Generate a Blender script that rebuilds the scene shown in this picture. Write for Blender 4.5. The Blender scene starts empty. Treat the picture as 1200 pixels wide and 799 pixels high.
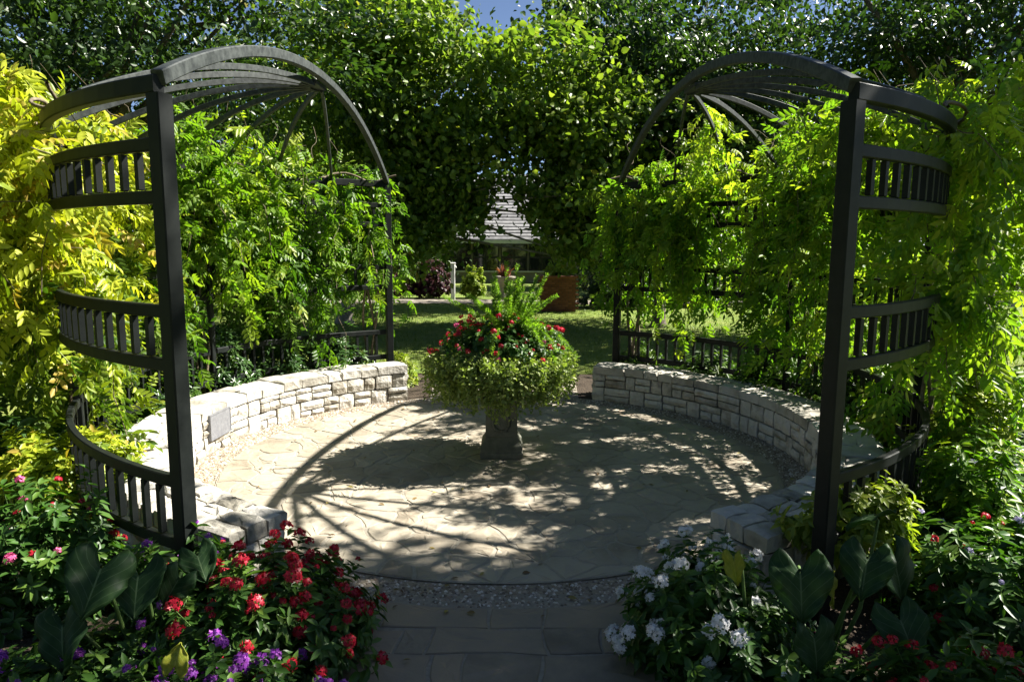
import bpy, math, random
import numpy as np
from mathutils import Matrix, Vector
rng = np.random.default_rng(11); random.seed(11)
S = bpy.context.scene
COL = S.collection
PI = math.pi

# ------------------------------------------------------------------ camera, sky, sun, exposure
cam_data = bpy.data.cameras.new('camera'); cam = bpy.data.objects.new('camera', cam_data); COL.objects.link(cam)
cam_data.sensor_width = 36.0; cam_data.lens = 25.18; cam_data.clip_start = 0.05; cam_data.clip_end = 2000
cam.matrix_world = Matrix.Translation((0.098, -6.761, 2.111)) @ Matrix.Rotation(PI/2-0.1394, 4, 'X') @ Matrix.Rotation(0.0053, 4, 'Z')
S.camera = cam
SUN = Vector((0.99, 0.294, 1.0)).normalized()
world = bpy.data.worlds.new('World'); S.world = world; world.use_nodes = True
wn = world.node_tree.nodes; wl = world.node_tree.links
sky = wn.new('ShaderNodeTexSky'); sky.sky_type = 'NISHITA'; sky.sun_disc = False
sky.sun_elevation = math.asin(SUN.z); sky.sun_rotation = math.atan2(SUN.x, SUN.y)
sky.air_density = 0.45; sky.dust_density = 0.25; sky.ozone_density = 0.6
wn['Background'].inputs['Strength'].default_value = 0.05
wl.new(sky.outputs['Color'], wn['Background'].inputs['Color'])
sl = bpy.data.lights.new('sun', 'SUN'); sl.energy = 5.0; sl.angle = math.radians(0.53); sl.color = (1.0, 0.95, 0.86)
so = bpy.data.objects.new('sun', sl); COL.objects.link(so); so.rotation_euler = SUN.to_track_quat('Z', 'Y').to_euler(); so.location = (8, 2, 12)
S.view_settings.view_transform = 'Standard'; S.view_settings.look = 'None'; S.view_settings.gamma = 1.0
S.view_settings.exposure = 1.88
S.render.engine = 'CYCLES'
S.cycles.max_bounces = 5; S.cycles.diffuse_bounces = 3; S.cycles.glossy_bounces = 2; S.cycles.transmission_bounces = 3
S.cycles.use_denoising = True; S.cycles.caustics_reflective = False; S.cycles.caustics_refractive = False
S.cycles.sample_clamp_indirect = 4.0

# ------------------------------------------------------------------ materials
MAT = {}
def new_mat(name):
    m = bpy.data.materials.new(name); m.use_nodes = True; MAT[name] = m
    return m, m.node_tree.nodes, m.node_tree.links, m.node_tree.nodes['Principled BSDF']
def ramp(n, l, src, stops):
    r = n.new('ShaderNodeValToRGB'); e = r.color_ramp.elements
    while len(e) < len(stops): e.new(0.5)
    for el, (p, c) in zip(e, stops): el.position = p; el.color = (*c, 1)
    l.new(src, r.inputs['Fac']); return r
def leaf_mat(name, stops, rough=0.42, trans=0.35, warm=(1.25, 1.5, 0.4), spec=0.35):
    m, n, l, b = new_mat(name)
    a = n.new('ShaderNodeAttribute'); a.attribute_name = 'tint'
    r = ramp(n, l, a.outputs['Fac'], stops)
    l.new(r.outputs['Color'], b.inputs['Base Color'])
    b.inputs['Roughness'].default_value = rough; b.inputs['Specular IOR Level'].default_value = spec
    t = n.new('ShaderNodeBsdfTranslucent')
    mu = n.new('ShaderNodeVectorMath'); mu.operation = 'MULTIPLY'; mu.inputs[1].default_value = warm
    l.new(r.outputs['Color'], mu.inputs[0]); l.new(mu.outputs[0], t.inputs['Color'])
    mx = n.new('ShaderNodeMixShader'); mx.inputs[0].default_value = trans
    l.new(b.outputs[0], mx.inputs[1]); l.new(t.outputs[0], mx.inputs[2]); l.new(mx.outputs[0], n['Material Output'].inputs['Surface'])
    return m
def noise_mat(name, stops, scale=8, detail=6, rough=0.8, bump=0.3, bscale=None, spec=0.3, rnd=0.0, metal=0.0, coord='Object', bdist=0.02, nrough=.6):
    """noise driven colour with an optional per-object offset and a finer bump"""
    m, n, l, b = new_mat(name)
    tc = n.new('ShaderNodeTexCoord'); nz = n.new('ShaderNodeTexNoise'); nz.inputs['Scale'].default_value = scale
    nz.inputs['Detail'].default_value = detail; nz.inputs['Roughness'].default_value = nrough
    l.new(tc.outputs[coord], nz.inputs['Vector']); src = nz.outputs['Fac']
    if rnd:
        oi = n.new('ShaderNodeObjectInfo'); mm = n.new('ShaderNodeMath'); mm.operation = 'MULTIPLY_ADD'; mm.inputs[1].default_value = rnd; 
        sb = n.new('ShaderNodeMath'); sb.operation = 'SUBTRACT'; sb.inputs[1].default_value = 0.5
        l.new(oi.outputs['Random'], sb.inputs[0]); l.new(sb.outputs[0], mm.inputs[0]); l.new(src, mm.inputs[2]); src = mm.outputs[0]
    r = ramp(n, l, src, stops); l.new(r.outputs['Color'], b.inputs['Base Color'])
    b.inputs['Roughness'].default_value = rough; b.inputs['Specular IOR Level'].default_value = spec; b.inputs['Metallic'].default_value = metal
    if bump:
        n2 = n.new('ShaderNodeTexNoise'); n2.inputs['Scale'].default_value = bscale or scale*5; n2.inputs['Detail'].default_value = 8
        l.new(tc.outputs[coord], n2.inputs['Vector'])
        bp = n.new('ShaderNodeBump'); bp.inputs['Strength'].default_value = bump; bp.inputs['Distance'].default_value = bdist
        l.new(n2.outputs['Fac'], bp.inputs['Height']); l.new(bp.outputs[0], b.inputs['Normal'])
    return m
leaf_mat('leaf_gold', [(0, (.045, .10, .012)), (.3, (.13, .20, .018)), (.55, (.30, .37, .03)), (.9, (.48, .51, .05)), (1, (.40, .30, .06))], trans=.45, warm=(1.25, 1.3, .4))
leaf_mat('leaf_vine', [(0, (.035, .085, .012)), (.4, (.08, .165, .018)), (.75, (.16, .26, .025)), (1, (.29, .35, .035))], trans=.5)
leaf_mat('leaf_fresh', [(0, (.045, .11, .014)), (.4, (.10, .215, .02)), (.75, (.185, .29, .03)), (1, (.32, .38, .045))], trans=.56, warm=(1.2, 1.4, .38))
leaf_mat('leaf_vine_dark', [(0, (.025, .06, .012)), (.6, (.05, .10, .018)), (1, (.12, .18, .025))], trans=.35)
leaf_mat('leaf_maple', [(0, (.035, .075, .014)), (.4, (.10, .17, .026)), (.85, (.24, .31, .055)), (1, (.32, .24, .05))], trans=.48, rough=.42, spec=.3, warm=(1.2, 1.35, .42))
leaf_mat('leaf_dark', [(0, (.018, .040, .012)), (.6, (.040, .078, .020)), (1, (.09, .145, .035))], trans=.35, rough=.35)
leaf_mat('leaf_far', [(0, (.02, .042, .016)), (.6, (.045, .08, .024)), (1, (.09, .135, .04))], trans=.32)
leaf_mat('leaf_shrub', [(0, (.025, .06, .018)), (.6, (.05, .105, .03)), (1, (.10, .16, .045))], trans=.25, rough=.3, spec=.5)
leaf_mat('leaf_pentas', [(0, (.025, .065, .015)), (.6, (.05, .12, .02)), (1, (.11, .19, .03))], trans=.3, rough=.4)
leaf_mat('leaf_lime', [(0, (.10, .16, .02)), (.5, (.2, .26, .03)), (1, (.34, .36, .05))], trans=.4)
leaf_mat('leaf_trail', [(0, (.12, .17, .05)), (.5, (.22, .28, .08)), (1, (.36, .40, .14))], trans=.35)
leaf_mat('leaf_fern', [(0, (.11, .21, .025)), (.6, (.19, .31, .04)), (1, (.28, .40, .07))], trans=.5)
leaf_mat('leaf_litter', [(0, (.10, .06, .03)), (.5, (.20, .13, .05)), (1, (.30, .26, .06))], trans=.2)
leaf_mat('leaf_plum', [(0, (.03, .010, .014)), (.6, (.055, .016, .024)), (1, (.10, .035, .04))], trans=.25)
leaf_mat('leaf_cordyline', [(0, (.12, .03, .03)), (1, (.22, .07, .05))], trans=.3)
leaf_mat('grass_blade', [(0, (.08, .13, .02)), (.6, (.14, .20, .03)), (1, (.25, .26, .06))], trans=.3)
leaf_mat('petal_red', [(0, (.28, .008, .02)), (.6, (.45, .012, .035)), (1, (.6, .03, .06))], trans=.25, warm=(1.2, .6, .6))
leaf_mat('petal_pink', [(0, (.5, .06, .2)), (1, (.68, .16, .34))], trans=.3, warm=(1.1, .9, .9))
leaf_mat('petal_purple', [(0, (.18, .03, .30)), (.7, (.30, .06, .42)), (1, (.5, .16, .55))], trans=.3, warm=(1, .8, 1.1))
leaf_mat('petal_white', [(0, (.6, .6, .62)), (1, (.8, .8, .8))], trans=.3, warm=(1, 1, 1))
leaf_mat('petal_lavender', [(0, (.42, .38, .62)), (1, (.6, .56, .75))], trans=.3, warm=(1, 1, 1))

noise_mat('metal_paint', [(.3, (.006, .008, .0075)), (.7, (.011, .0135, .0125))], scale=14, rough=.5, bump=.08, bscale=90, spec=.18, bdist=.004)
# arch top paint has weathered to a chalky grey
noise_mat('metal_weathered', [(.35, (.016, .02, .02)), (.65, (.055, .063, .06))], scale=26, rough=.6, bump=.15, bscale=120, spec=.3, bdist=.004)
noise_mat('limestone', [(.18, (.19, .165, .125)), (.36, (.36, .335, .28)), (.52, (.48, .46, .41)), (.68, (.54, .525, .48)), (.88, (.36, .29, .21))], scale=9, rough=.85, bump=.75, bscale=30, rnd=.40, bdist=.02)
noise_mat('capstone_rock', [(.22, (.21, .195, .16)), (.42, (.36, .34, .29)), (.6, (.45, .43, .385)), (.8, (.50, .48, .44))], scale=5, rough=.85, bump=.75, bscale=20, rnd=.35, bdist=.02)
noise_mat('mortar_dark', [(.3, (.05, .044, .035)), (.7, (.10, .09, .07))], scale=20, rough=.95, bump=.4)
noise_mat('flagstone', [(.15, (.165, .135, .10)), (.36, (.265, .228, .172)), (.55, (.32, .283, .22)), (.70, (.35, .31, .24)), (.90, (.27, .175, .105))], scale=2.3, rough=.72, bump=.6, bscale=14, rnd=.32, bdist=.012, spec=.35, coord='Object')
noise_mat('path_stone', [(.2, (.12, .10, .078)), (.5, (.23, .195, .15)), (.8, (.30, .235, .165))], scale=3, rough=.75, bump=.35, bscale=22, rnd=.35, bdist=.012)
noise_mat('joint_mortar', [(.3, (.25, .225, .18)), (.7, (.35, .32, .26))], scale=30, rough=.95, bump=.5, bscale=160, bdist=.006)
noise_mat('path_mortar', [(.3, (.20, .18, .15)), (.7, (.30, .27, .225))], scale=30, rough=.95, bump=.5, bscale=160, bdist=.006)
noise_mat('aggregate_bed', [(.3, (.20, .165, .125)), (.7, (.34, .29, .22))], scale=60, rough=.95, bump=.6, bscale=220, bdist=.01)
leaf_mat('pebble', [(0, (.09, .075, .06)), (.35, (.24, .18, .125)), (.7, (.40, .34, .27)), (1, (.62, .58, .52))], trans=0.0, rough=.6)
noise_mat('soil', [(.3, (.030, .022, .015)), (.7, (.075, .055, .036))], scale=30, rough=1, bump=.9, bscale=60, bdist=.03)
noise_mat('lawn_grass', [(.25, (.09, .145, .024)), (.5, (.155, .215, .038)), (.75, (.25, .265, .068))], scale=1.7, rough=.95, bump=.8, bscale=120, bdist=.03)
noise_mat('concrete', [(.3, (.19, .165, .13)), (.7, (.27, .24, .195))], scale=5, rough=.9, bump=.3, bscale=80, bdist=.006)
noise_mat('pedestal_stone', [(.25, (.075, .08, .062)), (.5, (.13, .135, .105)), (.8, (.19, .185, .15))], scale=11, rough=.85, bump=.45, bscale=70, bdist=.008)
noise_mat('bark', [(.3, (.06, .048, .036)), (.7, (.15, .125, .10))], scale=12, rough=.95, bump=.9, bscale=30, bdist=.04)
noise_mat('bark_pale', [(.3, (.18, .16, .13)), (.7, (.34, .31, .27))], scale=9, rough=.95, bump=.7, bscale=26, bdist=.03)
noise_mat('vine_wood', [(.3, (.09, .07, .045)), (.7, (.2, .165, .11))], scale=20, rough=.9, bump=.6, bscale=60, bdist=.01)
noise_mat('green_stem', [(.3, (.05, .10, .025)), (.7, (.10, .16, .04))], scale=20, rough=.6, bump=0)
noise_mat('shingle', [(.3, (.13, .13, .135)), (.7, (.25, .25, .255))], scale=4, rough=.9, bump=.3, rnd=.3, bdist=.01)
noise_mat('house_wall_paint', [(.3, (.30, .27, .22)), (.7, (.38, .34, .28))], scale=3, rough=.9, bump=.15)
noise_mat('white_paint', [(.3, (.62, .62, .60)), (.7, (.74, .74, .72))], scale=6, rough=.6, bump=.05)
noise_mat('dark_trim', [(.3, (.03, .03, .03)), (.7, (.05, .05, .05))], scale=6, rough=.5, bump=.05)
noise_mat('terracotta', [(.3, (.15, .055, .032)), (.7, (.24, .095, .055))], scale=8, rough=.85, bump=.3, rnd=.4)
noise_mat('beige_masonry', [(.3, (.38, .32, .23)), (.7, (.48, .41, .31))], scale=3, rough=.9, bump=.3)
noise_mat('plaque_metal', [(.3, (.15, .155, .17)), (.7, (.22, .225, .24))], scale=30, rough=.5, bump=.05, metal=.2)
noise_mat('plaque_letter', [(.3, (.5, .5, .48)), (.7, (.6, .6, .58))], scale=30, rough=.5, bump=0)
noise_mat('puddle_water', [(.4, (.02, .022, .024)), (.6, (.03, .032, .036))], scale=3, rough=.04, bump=.05, bscale=9, spec=.6)
m, n, l, b = new_mat('window_glass'); b.inputs['Base Color'].default_value = (.015, .02, .022, 1); b.inputs['Roughness'].default_value = .05; b.inputs['Specular IOR Level'].default_value = .8
# elephant ear blade: dark green with pale veins that branch from the midrib
def ear_mat(name, dark, light, vein):
    m, n, l, b = new_mat(name)
    uv = n.new('ShaderNodeUVMap'); uv.uv_map = 'UVMap'; sp = n.new('ShaderNodeSeparateXYZ'); l.new(uv.outputs[0], sp.inputs[0])
    def M(op, a, bb=None, c=None):
        k = n.new('ShaderNodeMath'); k.operation = op
        for i, x in enumerate((a, bb, c)):
            if x is None: continue
            if isinstance(x, (int, float)): k.inputs[i].default_value = x
            else: l.new(x, k.inputs[i])
        return k.outputs[0]
    au = M('ABSOLUTE', sp.outputs[0])
    mid = M('LESS_THAN', au, .028)
    ph = M('FRACT', M('MULTIPLY', M('ADD', sp.outputs[1], M('MULTIPLY', au, .42)), 6.0))
    sd = M('LESS_THAN', M('ABSOLUTE', M('SUBTRACT', ph, .5)), .035)
    vn = M('MAXIMUM', mid, M('MULTIPLY', sd, .7))
    nz = n.new('ShaderNodeTexNoise'); nz.inputs['Scale'].default_value = 7; nz.inputs['Detail'].default_value = 5
    r = ramp(n, l, nz.outputs['Fac'], [(.3, dark), (.75, light)])
    mx = n.new('ShaderNodeMix'); mx.data_type = 'RGBA'; l.new(M('MULTIPLY', vn, .62), mx.inputs[0]); bpn = n.new('ShaderNodeBump'); bpn.inputs['Strength'].default_value = .5; bpn.inputs['Distance'].default_value = .006; l.new(vn, bpn.inputs['Height']); l.new(bpn.outputs[0], b.inputs['Normal']); l.new(r.outputs[0], mx.inputs[6]); mx.inputs[7].default_value = (*vein, 1)
    l.new(mx.outputs[2], b.inputs['Base Color']); b.inputs['Roughness'].default_value = .5; b.inputs['Specular IOR Level'].default_value = .18
    t = n.new('ShaderNodeBsdfTranslucent'); t.inputs['Color'].default_value = (.12, .22, .02, 1)
    ms = n.new('ShaderNodeMixShader'); ms.inputs[0].default_value = .3
    l.new(b.outputs[0], ms.inputs[1]); l.new(t.outputs[0], ms.inputs[2]); l.new(ms.outputs[0], n['Material Output'].inputs['Surface'])
ear_mat('ear_leaf', (.012, .036, .013), (.034, .074, .024), (.14, .21, .10))
ear_mat('ear_leaf_yellow', (.16, .20, .02), (.34, .34, .04), (.40, .42, .12))

# ------------------------------------------------------------------ object helpers
WLOC = {}
def place(o, parent=None, at=(0, 0, 0)):
    COL.objects.link(o); at = Vector(at)
    if parent is not None:
        o.parent = parent; o.location = at - WLOC[parent.name]
    else: o.location = at
    WLOC[o.name] = at
    return o
def tag(o, label=None, cat=None, group=None, kind=None):
    if label: o['label'] = label
    if cat: o['category'] = cat
    if group: o['group'] = group
    if kind: o['kind'] = kind
    return o
def thing(name, label, cat, at=(0, 0, 0), group=None):
    o = bpy.data.objects.new(name, None); o.empty_display_size = .2
    return tag(place(o, None, at), label, cat, group)
def me_py(name, V, F, mat, smooth=False):
    me = bpy.data.meshes.new(name); me.from_pydata([tuple(map(float, v)) for v in V], [], [tuple(map(int, f)) for f in F]); me.materials.append(MAT[mat]); me.update()
    if smooth: me.shade_smooth()
    return me
def me_np(name, V, F, mat, tint=None, smooth=False):
    V = np.asarray(V, np.float32); F = np.asarray(F, np.int32); k = F.shape[1]
    me = bpy.data.meshes.new(name); me.vertices.add(len(V)); me.vertices.foreach_set('co', V.ravel())
    me.loops.add(F.size); me.loops.foreach_set('vertex_index', F.ravel())
    me.polygons.add(len(F)); me.polygons.foreach_set('loop_start', np.arange(0, F.size, k, dtype=np.int32))
    try: me.polygons.foreach_set('loop_total', np.full(len(F), k, np.int32))
    except Exception: pass
    if tint is not None:
        a = me.attributes.new('tint', 'FLOAT', 'FACE'); a.data.foreach_set('value', np.asarray(tint, np.float32))
    me.materials.append(MAT[mat]); me.update(calc_edges=True); me.validate()
    if smooth: me.shade_smooth()
    return me
def obj(name, me, parent=None, at=(0, 0, 0), off=True):
    """mesh given in world coordinates when off; otherwise placed at 'at'"""
    return place(bpy.data.objects.new(name, me), parent, at)
def nrm(v): return v/np.maximum(np.linalg.norm(v, axis=-1, keepdims=True), 1e-9)
def rv(n): return nrm(rng.normal(size=(n, 3)))
def scatter(T, pos, yd, zd, sc, tint):
    TV, TF = T; n = len(pos); y = nrm(yd); x = nrm(np.cross(y, zd)); z = np.cross(x, y)
    sc = np.broadcast_to(np.asarray(sc, float), (n,))
    V = pos[:, None]+sc[:, None, None]*(TV[None, :, 0:1]*x[:, None]+TV[None, :, 1:2]*y[:, None]+TV[None, :, 2:3]*z[:, None])
    F = TF[None]+(np.arange(n)*len(TV))[:, None, None]
    return V.reshape(-1, 3), F.reshape(-1, TF.shape[1]), np.repeat(tint, len(TF))
def join(parts):
    Vs, Fs, Ts, o = [], [], [], 0
    for V, F, t in parts:
        Vs.append(V); Fs.append(F+o); Ts.append(t); o += len(V)
    return np.concatenate(Vs), np.concatenate(Fs), np.concatenate(Ts)
def leaf6(w, fold=.12, curl=-.12):
    return (np.array([(0, 0, 0), (-w*.8, .28, fold*w*2), (-w*.8, .62, fold*w*1.6), (0, 1, curl), (w*.8, .62, fold*w*1.6), (w*.8, .28, fold*w*2)]),
            np.array([(0, 5, 4, 3), (0, 3, 2, 1)]))
def pinnate(pairs=3, w=.23, ll=.46):
    T = leaf6(w); ps, ys, zs = [], [], []
    for i in range(pairs):
        t = .2+.25*i
        for s in (-1, 1):
            ps.append((0, t, -.25*t*t)); ys.append((s*.8, .6, -.55)); zs.append((0, .2, 1))
    ps.append((0, .95, -.22)); ys.append((0, 1, -.5)); zs.append((0, .4, 1))
    V, F, _ = scatter(T, np.array(ps, float), np.array(ys, float), np.array(zs, float), ll, np.zeros(len(ps)))
    r = np.array([(-.008, 0, 0), (.008, 0, 0), (.008, .95, -.22), (-.008, .95, -.22)])
    F = np.concatenate([F, np.array([[0, 1, 2, 3]])+len(V)]); V = np.concatenate([V, r])
    return V, F
PINN = pinnate()
def tube(pts, rad, sides=6):
    pts = np.asarray(pts, float); n = len(pts); rad = np.broadcast_to(np.asarray(rad, float), (n,))
    t = nrm(np.gradient(pts, axis=0)); up = np.where(np.abs(t[:, 2:3]) > .9, np.array([[1., 0, 0]]), np.array([[0, 0, 1.]]))
    a = nrm(np.cross(t, up)); b = np.cross(t, a); th = np.arange(sides)*2*PI/sides
    V = pts[:, None]+rad[:, None, None]*(np.cos(th)[None, :, None]*a[:, None]+np.sin(th)[None, :, None]*b[:, None])
    i = np.arange(n-1)[:, None]*sides; j = np.arange(sides)[None]; k = (j+1) % sides
    F = np.stack([i+j, i+k, i+sides+k, i+sides+j], -1).reshape(-1, 4)
    return V.reshape(-1, 3), F
def tubes(lst, sides=5):
    return join([(*tube(p, r, sides), np.zeros((len(p)-1)*sides)) for p, r in lst])
def sweep(pts, w, h, ch=.006, up=(0, 0, 1)):
    """rectangular bar with small chamfers along a path"""
    pts = np.asarray(pts, float); n = len(pts); t = nrm(np.gradient(pts, axis=0)); a = nrm(np.cross(t, np.array(up, float))); b = np.cross(a, t)
    x, y = w/2, h/2; P = [(-x+ch, -y), (x-ch, -y), (x, -y+ch), (x, y-ch), (x-ch, y), (-x+ch, y), (-x, y-ch), (-x, -y+ch)]
    V = np.concatenate([[p+px*ai+py*bi for px, py in P] for p, ai, bi in zip(pts, a, b)]); F = []
    for i in range(n-1):
        for j in range(8): F.append((i*8+j, i*8+(j+1) % 8, i*8+8+(j+1) % 8, i*8+8+j))
    F.append(tuple(range(7, -1, -1))); F.append(tuple((n-1)*8+j for j in range(8)))
    return V, F
def box(x0, x1, y0, y1, z0, z1, ch=0.0):
    if ch == 0:
        V = [(x, y, z) for z in (z0, z1) for x, y in ((x0, y0), (x1, y0), (x1, y1), (x0, y1))]
        return V, [(0, 3, 2, 1), (4, 5, 6, 7), (0, 1, 5, 4), (1, 2, 6, 5), (2, 3, 7, 6), (3, 0, 4, 7)]
    V = []; 
    for z, c in ((z0, ch), (z0+ch, 0), (z1-ch, 0), (z1, ch)):
        V += [(x0+c, y0+c, z), (x1-c, y0+c, z), (x1-c, y1-c, z), (x0+c, y1-c, z)]
    F = [(0, 3, 2, 1), (12, 13, 14, 15)]
    for i in range(3):
        for j in range(4): F.append((i*4+j, i*4+(j+1) % 4, i*4+4+(j+1) % 4, i*4+4+j))
    return V, F
def pol(a, r, z=0): a = math.radians(a); return np.array([r*math.cos(a), r*math.sin(a), z])

# ------------------------------------------------------------------ ground, lawn, beds
def sheet(name, pts, z, mat, kind='structure', parent=None):
    o = obj(name, me_py(name, [(x, y, z) for x, y in pts], [tuple(range(len(pts)))], mat), parent); o['kind'] = kind; return o
tag(sheet('ground', [(-400, -300), (400, -300), (400, 600), (-400, 600)], -.05, 'lawn_grass'), 'grassy ground stretching away under the garden')
tag(sheet('lawn', [(-30, 4.6), (40, 4.6), (40, 17.2), (-30, 17.2)], -.012, 'lawn_grass'), 'mown lawn with dappled shade behind the arbors')
circ = [(4.7*math.cos(t), 4.7*math.sin(t)) for t in np.linspace(0, 2*PI, 72, endpoint=False)]
tag(sheet('planting_bed', circ, -.008, 'soil'), 'dark soil ring around the circular patio')
tag(sheet('front_bed', [(-6, -7.5), (6, -7.5), (6, -2.2), (-6, -2.2)], -.004, 'soil'), 'dark soil of the flower beds in the foreground')
tag(sheet('far_walk', [(-30, 17.3), (40, 17.3), (40, 18.9), (-30, 18.9)], .0, 'concrete'), 'pale walk beyond the lawn')

# patio of irregular flagstones inside a band of pebbly aggregate
R_IN, R_GR, R_OUT, H = 2.874, 2.584, 3.30, .46
def disc(r, n=96): return [(r*math.cos(t), r*math.sin(t)) for t in np.linspace(0, 2*PI, n, endpoint=False)]
patio = tag(sheet('patio', disc(R_GR+.004), .012, 'joint_mortar'), 'round patio of irregular buff flagstones')
band = tag(sheet('gravel_band', disc(R_IN+.03), .003, 'aggregate_bed'), 'ring of exposed pebbles round the patio')
def clip(poly, nx, ny, d):
    out = []
    for i in range(len(poly)):
        p, q = poly[i], poly[(i+1) % len(poly)]; a = p[0]*nx+p[1]*ny-d; c = q[0]*nx+q[1]*ny-d
        if a <= 0: out.append(p)
        if (a < 0) != (c < 0) and abs(a-c) > 1e-12:
            t = a/(a-c); out.append((p[0]+t*(q[0]-p[0]), p[1]+t*(q[1]-p[1])))
    return out
def slab_mesh(name, poly, z0, z1, mat, bev=.008, bump=.0025):
    P = np.array(poly); c = P.mean(0); keep = [0]
    for i in range(1, len(P)):
        if np.hypot(*(P[i]-P[keep[-1]])) > .02: keep.append(i)
    P = P[keep]; n = len(P)
    if n < 3: return None
    P = P+rng.normal(0, .003, P.shape)
    d = P-c; L = np.linalg.norm(d, axis=1, keepdims=True); I = c+d*(1-bev/np.maximum(L, .03)); J = c+d*.5
    V = [(x, y, z0) for x, y in P]+[(x, y, z1-bev*.6) for x, y in P]+[(x, y, z1+rng.normal(0, bump*.3)) for x, y in I]+[(x, y, z1+rng.normal(0, bump)) for x, y in J]+[(c[0], c[1], z1+bump)]
    F = []
    for k in range(3):
        for i in range(n): j = (i+1) % n; F.append((k*n+i, k*n+j, k*n+n+j, k*n+n+i))
    for i in range(n): F.append((3*n+i, 3*n+(i+1) % n, 4*n))
    me = me_py(name, V, F, mat)
    return me
seeds = []
tries = 0
while tries < 6000:
    tries += 1
    a = rng.uniform(0, 2*PI); r = R_GR*math.sqrt(rng.uniform(0, 1)); p = (r*math.cos(a), r*math.sin(a))
    md = rng.choice([.2, .28, .36, .46])
    if all((p[0]-s[0])**2+((p[1]-s[1])*1.15)**2 > md*md for s in seeds): seeds.append(p)
SD = np.array(seeds)
for i, s in enumerate(SD):
    poly = [(s[0]-.9, s[1]-.9), (s[0]+.9, s[1]-.9), (s[0]+.9, s[1]+.9), (s[0]-.9, s[1]+.9)]
    dd = np.hypot(*(SD-s).T); gap = rng.uniform(.007, .014)
    for j in np.argsort(dd)[1:16]:
        nx, ny = (SD[j]-s)/dd[j]; poly = clip(poly, nx, ny, (SD[j]+s)@np.array((nx, ny))/2-gap)
    for t in np.linspace(0, 2*PI, 72, endpoint=False):
        if math.cos(t)*s[0]+math.sin(t)*s[1] > 1.0: poly = clip(poly, math.cos(t), math.sin(t), R_GR-.005)
    if len(poly) < 3: continue
    q_ = []
    for a_, b_ in zip(poly, poly[1:]+poly[:1]):
        for f_ in (0, .34, .67): q_.append((a_[0]+(b_[0]-a_[0])*f_, a_[1]+(b_[1]-a_[1])*f_))
    fd = [min(1, max(0, (R_GR-.02-math.hypot(*p_))/.2)) for p_ in q_]
    poly = [(x_+f_*(.045*math.sin(7.3*y_+2*math.sin(3.1*x_))+.018*math.sin(23*y_+9*x_)), y_+f_*(.045*math.sin(6.7*x_+1.7*math.sin(2.7*y_)+1)+.018*math.sin(21*x_-8*y_))) for (x_, y_), f_ in zip(q_, fd)]
    me = slab_mesh('flagstone', poly, .004, .0168+rng.uniform(-.002, .003), 'flagstone')
    if me: obj('flagstone', me, patio)
# pebbles
n = 9000; a = rng.uniform(0, 2*PI, n); r = np.sqrt(rng.uniform((R_GR+.012)**2, (R_IN-.004)**2, n))
TO = (np.array([(.5, 0, 0), (0, .5, 0), (-.5, 0, 0), (0, -.5, 0), (0, 0, .38), (.36, .36, -.1)])[:5], np.array([(0, 1, 4), (1, 2, 4), (2, 3, 4), (3, 0, 4)]))
V, F, t = scatter(TO, np.stack([r*np.cos(a), r*np.sin(a), np.full(n, .003)], 1), np.concatenate([rng.normal(size=(n, 2)), rng.normal(0, .1, (n, 1))], 1), np.array([[0, 0, 1.]])+rng.normal(0, .15, (n, 3)), rng.uniform(.014, .032, n), rng.random(n))
tag(obj('pebbles', me_np('pebbles', V, F, 'pebble', t), band), 'small rounded pebbles set in the aggregate band', kind='stuff')

# front path of squared stones, back path
path = tag(sheet('path', [(-.80, -7.4), (.86, -7.4), (.86, -2.7), (-.80, -2.7)], .0045, 'path_mortar'), 'stone path leading up to the patio')
def yt(x): return -math.sqrt((R_IN+.012)**2-x*x)
ytop = None; yy = -2.90
rows = [(-2.88, -3.10), (-3.10, -3.34), (-3.34, -3.62), (-3.62, -4.0), (-4.0, -4.4), (-4.4, -4.9), (-4.9, -5.4), (-5.4, -6.0), (-6.0, -6.6), (-6.6, -7.3)]
for k, (ya, yb) in enumerate(rows):
    x = -.80+.008; sk = 0
    while x < .84:
        w = rng.choice([.16, .38, .5, .62, .3]); x1 = min(x+w, .85)
        if .85-x1 < .12: x1 = .85
        g = rng.uniform(.004, .009); j = rng.normal(0, .018, 4)
        lo = yb+g+j[0]*.3; 
        if k == 0:
            xs = np.linspace(x+g, x1-g, 4); poly = [(x+g, lo), (x1-g, yb+g+j[1]*.3)]+[(q, yt(q)-.004) for q in xs[::-1]]
        else: poly = [(x+g+j[2]*.3, lo), (x1-g+j[3]*.3, yb+g+j[1]*.3), (x1-g, ya-g*.4), (x+g, ya-g*.4)]
        q_ = []
        for a_, b_ in zip(poly, poly[1:]+poly[:1]):
            for f_ in (0, .3, .65): q_.append((a_[0]+(b_[0]-a_[0])*f_, a_[1]+(b_[1]-a_[1])*f_))
        poly = [(x_+.016*math.sin(11*y_+5*x_), y_+(.014*math.sin(9*x_+7*y_) if k else .003*math.sin(9*x_))) for x_, y_ in q_]
        me = slab_mesh('paving_stone', poly, -.003, .010+rng.uniform(-.002, .004), 'path_stone')
        if me: obj('paving_stone', me, path)
        x = x1
tag(sheet('back_path', [(-1.0, 2.7), (1.0, 2.7), (1.25, 7.6), (-1.35, 7.6)], .0007, 'concrete'), 'worn path leaving the patio toward the lawn')

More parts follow.
